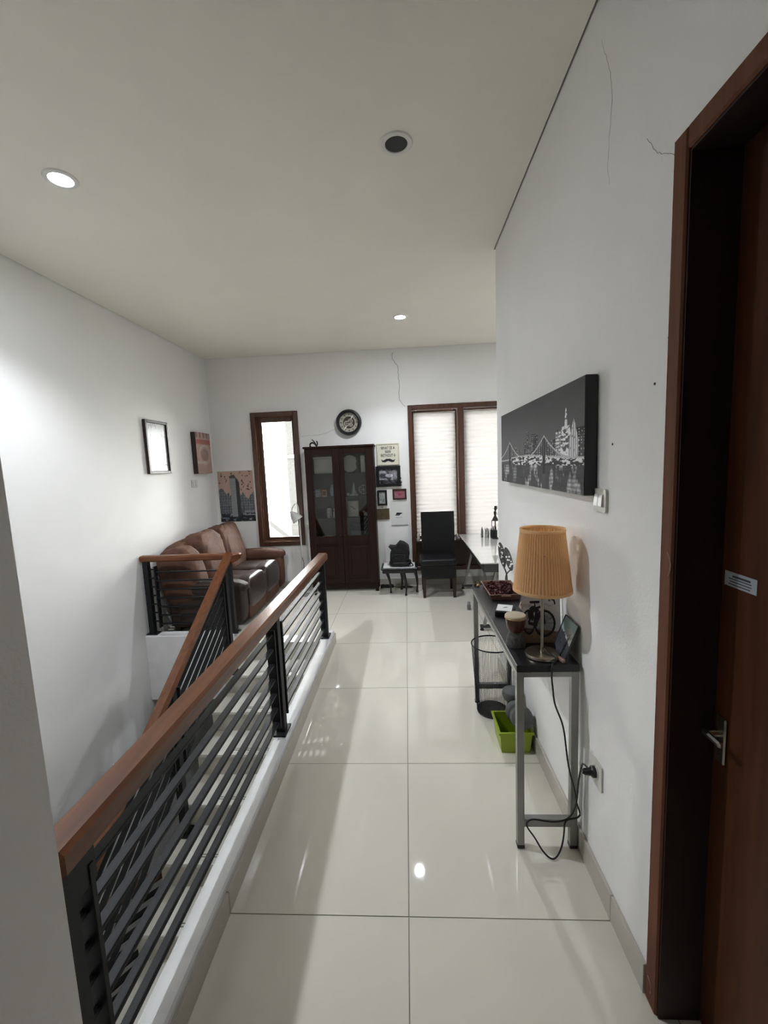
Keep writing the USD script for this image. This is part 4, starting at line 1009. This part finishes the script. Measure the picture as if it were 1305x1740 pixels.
# ---- table lamp
LX, LY = 0.472, 1.475
tlp = Thing('table_lamp', 'table lamp with pleated tan shade on the near end of the console table', 'table lamp', (LX, LY, TZ))
tlp.part('base', lathe([(0, 0.0), (0.058, 0.0), (0.0605, 0.004), (0.0590, 0.011), (0.055, 0.014), (0.008, 0.017), (0.006, 0.024), (0, 0.024)], 64, (LX, LY, TZ)), 'brushed_nickel', smooth=35)
tlp.part('stem', tube([(LX, LY, TZ + 0.015), (LX, LY, TZ + 0.36)], 0.0055, 14), 'brushed_nickel', smooth=True)
NP = 60
ang = np.linspace(0, 2 * PI, NP * 6, endpoint=False)
zs = np.linspace(0, 1, 8)
rad = lambda zz, inset: (0.0985 - 0.0245 * zz)[:, None] + (0.0022 * np.sin(ang * NP) - inset)[None, :]
zlo, zhi = 0.962, 1.176
ro, ri = rad(zs, 0.0), rad(zs, 0.003)
grid = lambda r_: np.stack([LX + r_ * np.cos(ang), LY + r_ * np.sin(ang), np.broadcast_to((zlo + (zhi - zlo) * zs)[:, None], r_.shape)], -1)


def sheet_closed(g, flip=False):
    m_, n_ = g.shape[:2]
    i, j = np.meshgrid(np.arange(m_ - 1), np.arange(n_), indexing='ij')
    a, b = i * n_ + j, i * n_ + (j + 1) % n_
    f = np.stack([a, b, b + n_, a + n_], -1).reshape(-1, 4)
    if flip:
        f = f[:, ::-1]
    return trimesh.Trimesh(g.reshape(-1, 3), np.vstack([f[:, [0, 1, 2]], f[:, [0, 2, 3]]]), process=False)


tlp.part('shade', cat_([sheet_closed(grid(ro)), sheet_closed(grid(ri), True)]), 'lampshade_fabric', smooth=True)
for r_, z_ in ((0.0985, zlo), (0.074, zhi)):
    tlp.part('trim_band', lathe([(r_ + 0.003, z_ - 0.005), (r_ + 0.0035, z_), (r_ + 0.003, z_ + 0.006), (r_ - 0.003, z_ + 0.006), (r_ - 0.0035, z_ - 0.005), (r_ + 0.003, z_ - 0.005)], 72, (LX, LY, 0)), 'lampshade_fabric', smooth=50)
tlp.part('shade_ring', cat_([tube([(LX + 0.012 * math.cos(a), LY + 0.012 * math.sin(a), 1.06), (LX + 0.085 * math.cos(a), LY + 0.085 * math.sin(a), 1.10)], 0.0018, 6) for a in (0.3, 2.4, 4.5)]), 'brushed_nickel')
tlp.part('lamp_holder', lathe([(0, 1.02), (0.013, 1.02), (0.014, 1.07), (0, 1.07)], 20, (LX, LY, 0)), 'white_plastic', smooth=40)
tlp.part('bulb', pillow((LX, LY, 1.105), (0.05, 0.05, 0.072), 1, 1, 18), 'paper_white', smooth=True)
yc_ = 1.388
cord = [(LX + 0.006, LY - 0.004, TZ + 0.030), (LX + 0.018, LY - 0.030, TZ + 0.020), (LX + 0.030, LY - 0.058, TZ + 0.008), (0.488, 1.405, TZ + 0.006), (0.479, yc_ + 0.002, TZ - 0.010), (0.477, yc_, 0.68), (0.481, yc_, 0.63), (0.487, yc_, 0.58), (0.510, yc_, 0.514), (0.527, yc_, 0.415), (0.545, yc_, 0.302), (0.562, yc_, 0.230), (0.568, yc_ - 0.004, 0.19), (0.574, yc_ - 0.01, 0.163), (0.560, yc_ - 0.002, 0.140), (0.530, yc_, 0.128), (0.522, yc_ - 0.004, 0.10), (0.515, yc_ - 0.01, 0.055), (0.495, yc_ - 0.02, 0.012), (0.475, yc_ - 0.03, 0.006), (0.445, yc_ - 0.02, 0.022), (0.415, yc_ - 0.004, 0.068), (0.392, yc_, 0.122), (0.400, yc_ + 0.006, 0.1225), (0.46, yc_ + 0.004, 0.1225), (0.535, yc_ + 0.002, 0.135), (0.562, yc_ - 0.005, 0.20), (0.566, 1.375, 0.29), (0.566, 1.352, 0.365), (0.562, 1.325, 0.398), (0.565, 1.300, 0.402)]
tlp.part('power_cord', tube(smooth_path(cord, 220), 0.0030, 8), 'black_plastic', smooth=True)
tlp.part('plug', moved(lathe([(0, 0), (0.018, 0), (0.018, 0.010), (0.012, 0.016), (0.010, 0.034), (0.005, 0.042), (0, 0.042)], 20), rot(-90, (0, 1, 0)), (XR - 0.006, 1.288, 0.400)), 'black_plastic', smooth=40)
ot = Thing('power_outlet', 'ivory round-cornered power outlet on the right wall behind the table leg', 'outlet', (XR, 1.288, 0.40))
pl = sbox(-0.036, -0.036, 0.036, 0.036).buffer(0.008)
ot.part('plate', basis(extrude(pl, 0.0055), (XR, 1.288, 0.400), (0, 1, 0), (0, 0, 1), (1, 0, 0)).apply_translation((-0.0055, 0, 0)), 'ivory_plastic')
ot.part('socket', basis(extrude(Point(0, 0).buffer(0.024).difference(Point(0, 0).buffer(0.0185)), 0.002), (XR - 0.0075, 1.288, 0.400), (0, 1, 0), (0, 0, 1), (1, 0, 0)), 'ivory_plastic')
sw = Thing('light_switch', 'ivory light switch on the right wall below the skyline canvas', 'switch', (XR, 1.287, 1.293))
sw.part('plate', basis(extrude(sbox(-0.032, -0.027, 0.032, 0.027).buffer(0.008), 0.008), (XR - 0.008, 1.287, 1.293), (0, 1, 0), (0, 0, 1), (1, 0, 0)), 'ivory_plastic')
for k, (a, b) in enumerate(((-0.026, -0.002), (0.001, 0.025))):
    sw.part('rocker', hull([(XR - 0.0081, 1.287 + a, 1.274), (XR - 0.0081, 1.287 + b, 1.274), (XR - 0.0081, 1.287 + a, 1.312), (XR - 0.0081, 1.287 + b, 1.312), (XR - 0.015, 1.287 + a, 1.276), (XR - 0.015, 1.287 + b, 1.276), (XR - 0.0115, 1.287 + a, 1.310), (XR - 0.0115, 1.287 + b, 1.310)]), 'white_plastic')

# ---- skyline canvas on the right wall
def skyline(u, v):
    g = 0.032 + 0.085 * np.clip(1 - abs(v - .42) * 1.7, 0, 1) * (0.6 + 0.8 * n2(u, v, 3, 1))
    g = np.where(v > .40, g + 0.02 * n2(u * 2, v, 4, 9), g)
    r = np.random.default_rng(11)
    hor = 0.335
    for _ in range(44):                               # towers
        x, w = r.uniform(.16, 1.0), r.uniform(.012, .03)
        h = r.uniform(.04, .20) + (0.12 if .42 < x < .6 and r.uniform() < .5 else 0) + (0.10 if x > .78 else 0)
        m_ = (abs(u - x) < w) & (v < hor + h) & (v > hor - .02)
        base = r.uniform(.012, .10)
        lit = (np.sin(u * 310 + x * 50) > .25) & (np.sin(v * 260 + x * 30) > .35) & (n2(u * 3, v * 3, 18, 4) > .46)
        g = np.where(m_, np.where(lit, 0.55, base), g)
    sp = (abs(u - .865) < .050 * np.clip((.80 - v) / .45, 0, 1) ** .5 * np.where(v > .62, .35, 1)) & (v > hor) & (v < .80)
    g = np.where(sp, 0.10 + 0.75 * (n2(u * 4, v * 4, 12, 6) > .50), g)
    br = (abs(u - .925) < .035 * np.clip((.68 - v) / .2, 0, 1)) & (v > hor) & (v < .68)
    g = np.where(br, np.where((np.sin(u * 420) > .1) & (n2(u * 6, v * 4, 14, 3) > .40), 0.85, 0.32), g)
    lb = (abs(u - .80) < .022) & (v > hor) & (v < .58)
    g = np.where(lb, np.where((np.sin(v * 190) > -.2) & (n2(u * 5, v * 5, 14, 13) > .42), 0.80, 0.22), g)
    deck = 0.325 + 0.045 * np.clip(1 - abs(u - .45) / .45, 0, 1) - 0.02 * (u < .2)
    g = np.where(abs(v - deck) < .010, 0.5, g)
    for px_, top in ((.17, .57), (.66, .57)):           # suspension towers and cables
        g = np.where((abs(u - px_) < .016) & (v < top) & (v > .16), 0.018, g)
        for side in (-1, 1):
            t_ = (u - px_) * side
            cab = top - 0.24 * (1 - (1 - np.clip(t_ / .24, 0, 1)) ** 1.8)
            g = np.where((t_ > 0) & (t_ < .24) & (abs(v - cab) < .010), 0.48, g)
            g = np.where((t_ > 0) & (t_ < .22) & (v < cab) & (v > deck) & (np.sin(u * 260) > .86), g + .14, g)
    band = (v < deck - .008) & (v > .255)
    g = np.where(band & (u > .22) & (abs(u - .66) > .016), 0.03 + 0.75 * (n2(u * 5, v * 9, 9, 7) > .50), g)
    wat = v < .255
    col = 0.022 + 0.06 * n2(u * 2, v * 6, 7, 8) + 0.62 * np.clip(n2(u * 6, v * 1.2, 5, 12) - .50, 0, 1) * 4 * np.clip(.35 + (u > .42) * .9 + (abs(u - .10) < .07) * .6, 0, 1.2) * (0.55 + .6 * (np.sin(v * 150 + 6 * n2(u, v, 9, 3)) > 0))
    g = np.where(wat & ~((abs(u - .66) < .02)), col, g)
    return np.stack([g, g, g * 1.0], -1)


ca = Thing('skyline_canvas', 'large black and white canvas of a night city skyline on the right wall', 'picture', (XR, 1.88, 1.49))
ya, yb_, za, zb = 1.318, 2.430, 1.305, 1.672
ca.part('canvas', bx(XR - 0.040, XR - 0.002, ya, yb_, za, zb, 0.003), 'frame_black')
q, col = print_sheet((XR - 0.0406, yb_ - 0.002, za + 0.002), (0, -1, 0), (0, 0, 1), yb_ - ya - 0.004, zb - za - 0.004, 430, 150, skyline)
ca.part('print', q, 'printed_canvas', ink=col)

# ---- djembe
dj = Thing('djembe', 'small goblet drum with tan skin beside the lamp on the console table', 'drum', (0.400, 1.565, TZ))
dx, dyy = 0.400, 1.565
dj.part('base', lathe([(0, 0), (0.037, 0), (0.038, 0.006), (0.033, 0.030), (0.026, 0.050), (0.024, 0.056), (0, 0.056)], 36, (dx, dyy, TZ)), 'drum_base', smooth=35)
dj.part('bowl', lathe([(0, 0.0561), (0.024, 0.0561), (0.031, 0.068), (0.036, 0.090), (0.0375, 0.112), (0, 0.112)], 36, (dx, dyy, TZ)), 'drum_body', smooth=35)
dj.part('skin', lathe([(0.0375, 0.1121), (0.0395, 0.1135), (0.0398, 0.119), (0.037, 0.1225), (0, 0.1235)], 36, (dx, dyy, TZ)), 'drum_skin', smooth=35)
dj.part('rim_ring', moved(trimesh.creation.torus(0.0392, 0.0016), loc=(dx, dyy, TZ + 0.1115)), 'brass', smooth=True)

# ---- folded wallet with card
wc = Thing('card_box', 'small black box with a white card on top in front of the drum', 'box', (0.438, 1.915, TZ))
rz = rot(-18, (0, 0, 1))
wc.part('box', moved(bx(-0.042, 0.042, -0.055, 0.055, 0, 0.026, 0.004), rz, (0.440, 1.905, TZ)), 'black_leather')
wc.part('card', moved(bx(-0.034, 0.034, -0.046, 0.040, 0.0262, 0.0275), rz, (0.438, 1.908, TZ + 0.0)), 'paper_white')
wc.part('scribble', moved(cat_([bx(-0.008, 0.012, -0.004, -0.001, 0.0276, 0.0279), bx(0.0, 0.016, 0.004, 0.007, 0.0276, 0.0279)]), rz @ rot(25, (0, 0, 1)), (0.438, 1.908, TZ)), 'ink_black')

# ---- tray of potpourri
tr = Thing('wooden_tray', 'pinkish wooden tray on the far end of the console table', 'tray', (0.492, 2.205, TZ))


def flared(x0, x1, y0, y1, z0, z1, fl_, th):
    o = [(x0, y0), (x1, y0), (x1, y1), (x0, y1)]
    c = np.array([(x0 + x1) / 2, (y0 + y1) / 2])
    ring = lambda d, z: [(*(np.array(p) + d * np.sign(np.array(p) - c)), z) for p in o]
    v = np.array(ring(0, z0) + ring(fl_, z1) + ring(fl_ - th, z1) + ring(-th, z0 + th))
    f = []
    for a, b in ((0, 4), (4, 8), (8, 12)):
        for k in range(4):
            l = (k + 1) % 4
            f += [(a + k, a + l, b + l), (a + k, b + l, b + k)]
    f += [(0, 2, 1), (0, 3, 2), (12, 13, 14), (12, 14, 15)]
    return trimesh.Trimesh(v, f, process=False)


tr.part('tray', flared(0.418, 0.556, 2.095, 2.325, TZ, TZ + 0.032, 0.016, 0.006), 'tray_wood')
for y in (2.10, 2.32):
    tr.part('handle', bx(0.462, 0.512, y - 0.028 if y < 2.2 else y + 0.018, y - 0.018 if y < 2.2 else y + 0.028, TZ + 0.020, TZ + 0.030, 0.003), 'tray_wood')
po_ = Thing('potpourri', 'dark red dried petals heaped in the wooden tray', 'potpourri', (0.487, 2.21, TZ + 0.006), kind='stuff')
pet = []
r5 = np.random.default_rng(3)
leaf = trimesh.Trimesh([(-1, 0, 0.25), (0, -0.55, 0), (0, 0.55, 0), (1, 0, 0.3), (0, 0, 0.28)], [(0, 1, 4), (1, 3, 4), (3, 2, 4), (2, 0, 4)], process=False)
for k in range(420):
    m_ = leaf.copy()
    m_.apply_scale(r5.uniform(0.007, 0.015))
    m_.apply_transform(trimesh.transformations.random_rotation_matrix(r5.uniform(0, 1, 3)))
    x, y = r5.uniform(0.424, 0.552), r5.uniform(2.102, 2.320)
    hgt = 0.020 + 0.022 * (1 - ((x - .488) / .07) ** 2) * (1 - ((y - 2.21) / .115) ** 2)
    m_.apply_translation((x, y, TZ + r5.uniform(0.55, 1.0) * hgt + 0.008))
    pet.append(m_)
po_.part('petals', cat_(pet + [bx(0.425, 0.550, 2.102, 2.318, TZ + 0.0065, TZ + 0.020, 0.004)]), 'potpourri_red', kind='stuff')
for nm, lab, x, y, mm in (('brass_trinket', 'tiny brass trinket at the far corner of the console table', 0.388, 2.335, 'brass'), ('wooden_bead', 'tiny dark bead at the far corner of the console table', 0.374, 2.355, 'bronze_dark')):
    t = Thing(nm, lab, 'trinket', (x, y, TZ))
    t.part('body', pillow((x, y, TZ + 0.008), (0.020, 0.022, 0.016), 1, 1, 12), mm, smooth=True)
    t.part('loop', moved(trimesh.creation.torus(0.005, 0.0015), rot(90, (1, 0, 0)), (x, y, TZ + 0.0205)), mm, smooth=True)

# ---- openwork leaf sculpture
sc = Thing('leaf_sculpture', 'grey openwork metal sculpture of two leaves at the far end of the console table', 'sculpture', (0.553, 2.345, TZ))
r6 = np.random.default_rng(9)
SYL = 2.350


def pierced(w, h, seed):
    rr = np.random.default_rng(seed)
    e = affinity.scale(Point(0, 0).buffer(1, 24), w / 2, h / 2)
    for _ in range(11):
        x, y = rr.uniform(-.6, .6) * w / 2, rr.uniform(-.8, .8) * h / 2
        e = e.difference(Point(x, y).buffer(rr.uniform(.10, .17) * w))
    return e.buffer(-0.0004).buffer(0.0004)


for k, (x, z, w, h, an) in enumerate(((0.527, 0.890, 0.034, 0.150, 10), (0.560, 0.868, 0.038, 0.140, 14))):
    ex = (math.cos(math.radians(an)), 0, -math.sin(math.radians(an)) * -1)
    q = moved(extrude(pierced(w, h, 20 + k), 0.005), rot(90, (1, 0, 0)))
    sc.part('leaf', moved(q, rot(-an if k == 0 else -an, (0, 1, 0)), (x, SYL - 0.012 * k, z)), 'pewter')
    sc.part('stem', tube(smooth_path([(x + 0.010, SYL - 0.012 * k, z - h / 2 + 0.004), (0.552, SYL, 0.775), (0.553, SYL, TZ + 0.006)], 14), 0.004, 8), 'pewter', smooth=True)
sc.part('foot', bx(0.535, 0.573, SYL - 0.018, SYL + 0.018, TZ, TZ + 0.007, 0.002), 'pewter')

# ---- leaning photo frame, bicycle print and landscape print
def leaning(t, y0, y1, xb, xt, h, th, frame_m, wfr, fn, mat_print, nx=40, ny=50):
    d = np.array([xt - xb, 0, h])
    L_ = np.linalg.norm(d)
    ez = d / L_
    ey = np.array([0, -1.0, 0])          # u runs towards the viewer
    nrm = np.cross(ey, ez)               # faces into the corridor
    if nrm[0] > 0:
        nrm = -nrm
    o = np.array([xb, y1, TZ + 0.0005])
    W_ = y1 - y0
    ob = lambda a0, a1, b0, b1, d0, d1, bev=0.001: basis(bx(a0, a1, b0, b1, d0, d1, bev), o + nrm * 0, ey, ez, nrm)
    for (a0, a1, b0, b1) in ((0, W_, 0, wfr), (0, W_, L_ - wfr, L_), (0, wfr, wfr, L_ - wfr), (W_ - wfr, W_, wfr, L_ - wfr)):
        t.part('frame', ob(a0, a1, b0, b1, -th, 0.002), frame_m)
    t.part('backing', ob(wfr * .5, W_ - wfr * .5, wfr * .5, L_ - wfr * .5, -th, -0.002), 'black_plastic')
    q, col = print_sheet(o + ey * wfr + ez * wfr - nrm * 0.001, ey, ez, W_ - 2 * wfr, L_ - 2 * wfr, nx, ny, fn)
    t.part('picture', q, mat_print, ink=col)


f1 = Thing('photo_frame', 'pinkish photo frame with a dark picture leaning on the wall behind the drum', 'photo frame', (0.55, 1.93, TZ))
leaning(f1, 1.868, 1.985, 0.524, 0.580, 0.150, 0.006, 'frame_pink', 0.013, lambda u, v: np.stack([0.05 + 0.16 * n2(u, v, 3, 1)] * 3, -1) * np.array([.95, 1.0, 1.05]) + (0.22 * ((u > .35) & (u < .8) & (v > .45) & (v < .7)))[..., None], 'printed_glossy')


def alps(u, v):
    c = np.stack([0.34 + 0 * u, 0.43 + 0 * u, 0.41 + 0 * u], -1)
    ridge = 0.78 - 0.5 * abs(u - .70) + 0.10 * n2(u, v * 0, 6, 2)
    snow = v < ridge
    c[snow] = (0.52, 0.54, 0.52)
    rock = v < 0.42 + 0.30 * n2(u * 1.5, v, 5, 5) - 0.25 * (u - .3)
    c[rock] = (0.085, 0.09, 0.10)
    st = n2(u * 4, v * 2, 10, 6) > .56
    c[st & snow] *= 0.55
    return c


f2 = Thing('landscape_print', 'small frameless print of pale snowy mountains leaning on the wall beside the lamp', 'photo print', (0.555, 1.485, TZ))
leaning(f2, 1.422, 1.540, 0.530, 0.580, 0.128, 0.006, 'book_dark', 0.003, alps, 'printed_glossy')
f2.part('easel_foot', moved(bx(-0.006, 0.006, -0.030, 0.030, 0, 0.012, 0.002), rot(15, (0, 0, 1)), (0.520, 1.440, TZ)), 'frame_pink', label='pinkish easel foot')


def bicycle(u, v):
    c = np.stack([0.55 + 0.05 * n2(u, v, 4, 1)] * 3, -1) * np.array([1.0, 1.0, 1.02])
    c[(n2(u, v * 2, 5, 9) > .60) & (v < .75)] *= .75
    ground = v < 0.30 - 0.10 * u
    br = 0.6 + 0.8 * n2(u * 3, v * 5, 9, 4)
    c[ground] = (np.array([0.23, 0.155, 0.10])[None] * br[ground][:, None])
    asp = 1.35
    dark = np.zeros(u.shape, bool)
    for cx, cy, rx_, ry_ in ((.58, .37, .26, .235), (.16, .40, .15, .22)):
        d = np.hypot((u - cx) / rx_, (v - cy) / ry_)
        dark |= abs(d - 1) < .10
        dark |= (d < 1) & (abs(np.sin(6 * np.arctan2(v - cy, u - cx))) < .10)
        c[(d < .9)] *= .62
    for a, b, w in (((.16, .40), (.34, .66), .020), ((.34, .66), (.55, .70), .022), ((.55, .70), (.58, .37), .022), ((.34, .66), (.36, .34), .022), ((.36, .34), (.55, .68), .018), ((.55, .70), (.56, .86), .018), ((.40, .98), (.84, .80), .016), ((.84, .80), (.86, .74), .020), ((.34, .66), (.33, .76), .016), ((.22, .78), (.44, .78), .022), ((.66, .90), (.72, .80), .016), ((.36, .34), (.18, .38), .03)):
        dark |= seg_dist(u, v, a, b) < w
    dark |= (np.hypot((u - .30) / .16, (v - .55) / .16) < 1) & (n2(u * 2, v * 2, 8, 3) > .45)
    c[dark] = (0.022, 0.022, 0.022)
    return c


bp = Thing('bicycle_print', 'upright print of a black bicycle against a white wall, behind the lamp stem', 'photo print', (0.508, 1.60, TZ))
ez = np.array([0.0, 0.10, 0.995]); ez /= np.linalg.norm(ez)
ex = np.array([0.992, 0.02, 0.0]); ex /= np.linalg.norm(ex)
nr = np.cross(ex, ez)
oo = np.array([0.433, 1.578, TZ + 0.0005])
bp.part('board', basis(bx(0, 0.146, 0, 0.205, -0.012, -0.0005, 0.001), oo, ex, ez, nr), 'book_dark')
q, col = print_sheet(oo + nr * 0.0002, ex, ez, 0.146, 0.205, 110, 150, bicycle)
bp.part('print', q, 'printed_paper', ink=col)

# ================================================================== UNDER THE TABLE
wbk = Thing('wire_wastebasket', 'tall black wire-mesh wastebasket under the console table', 'wastebasket', (0.452, 2.275, 0))
bxc, byc, rb, rt, hb = 0.447, 2.268, 0.086, 0.112, 0.400
wires = []
for k in range(84):
    a0 = 2 * PI * k / 84
    wires.append(tube([(bxc + r_ * math.cos(a0), byc + r_ * math.sin(a0), z_) for r_, z_ in ((rb, 0.006), ((rb + rt) / 2, hb / 2), (rt, hb))], 0.00055, 3))
aa = np.linspace(0, 2 * PI, 48, endpoint=False)
for k in range(56):
    z_ = 0.008 + (hb - 0.012) * k / 55
    r_ = rb + (rt - rb) * z_ / hb
    wires.append(tube(np.stack([bxc + r_ * np.cos(aa), byc + r_ * np.sin(aa), np.full_like(aa, z_)], -1), 0.0005, 3, closed=True))
wbk.part('wire_mesh', cat_(wires), 'black_steel', kind='stuff')
wbk.part('rim', moved(trimesh.creation.torus(rt, 0.0035, major_sections=64), loc=(bxc, byc, hb)), 'black_steel', smooth=True)
wbk.part('bottom', lathe([(0, 0), (rb, 0), (rb + 0.002, 0.006), (rb, 0.010), (0, 0.010)], 48, (bxc, byc, 0)), 'black_plastic', smooth=40)

gb = Thing('green_bin', 'open lime green plastic box on the floor under the console table', 'box', (0.487, 2.0, 0))
gb.part('box', flared(0.420, 0.556, 1.915, 2.072, 0.0, 0.110, 0.010, 0.003), 'green_plastic')
rimp = sbox(0.404, 1.899, 0.572, 2.088).difference(sbox(0.414, 1.909, 0.562, 2.078))
gb.part('rim', moved(extrude(rimp, 0.010), loc=(0, 0, 0.101)), 'green_plastic')


def dumbbell(label, c, axis_rot, half, r_):
    t = Thing('dumbbell', label, 'dumbbell', c, group=None)
    prof = [(0, -half - 0.030), (r_ * 0.55, -half - 0.030), (r_ * 0.92, -half - 0.018), (r_, -half + 0.004), (r_ * 0.85, -half + 0.028), (r_ * 0.45, -half + 0.040), (0, -half + 0.040)]
    for s in (1, -1):
        m_ = lathe(prof, 32)
        if s < 0:
            m_ = moved(m_, rot(180, (1, 0, 0)))
        t.part('head', moved(m_, axis_rot, c), 'grey_neoprene', smooth=40)
    t.part('handle', moved(trimesh.creation.cylinder(0.014, 2 * half - 0.05, sections=20), axis_rot, c), 'grey_neoprene', smooth=40)


dumbbell('grey dumbbell resting across the lime green box, round end towards the viewer', (0.522, 1.990, 0.150), rot(72, (1, 0, 0)), 0.052, 0.056)
dumbbell('grey dumbbell standing on end behind the lime green box against the wall', (0.528, 2.140, 0.105), rot(0, (1, 0, 0)), 0.072, 0.054)
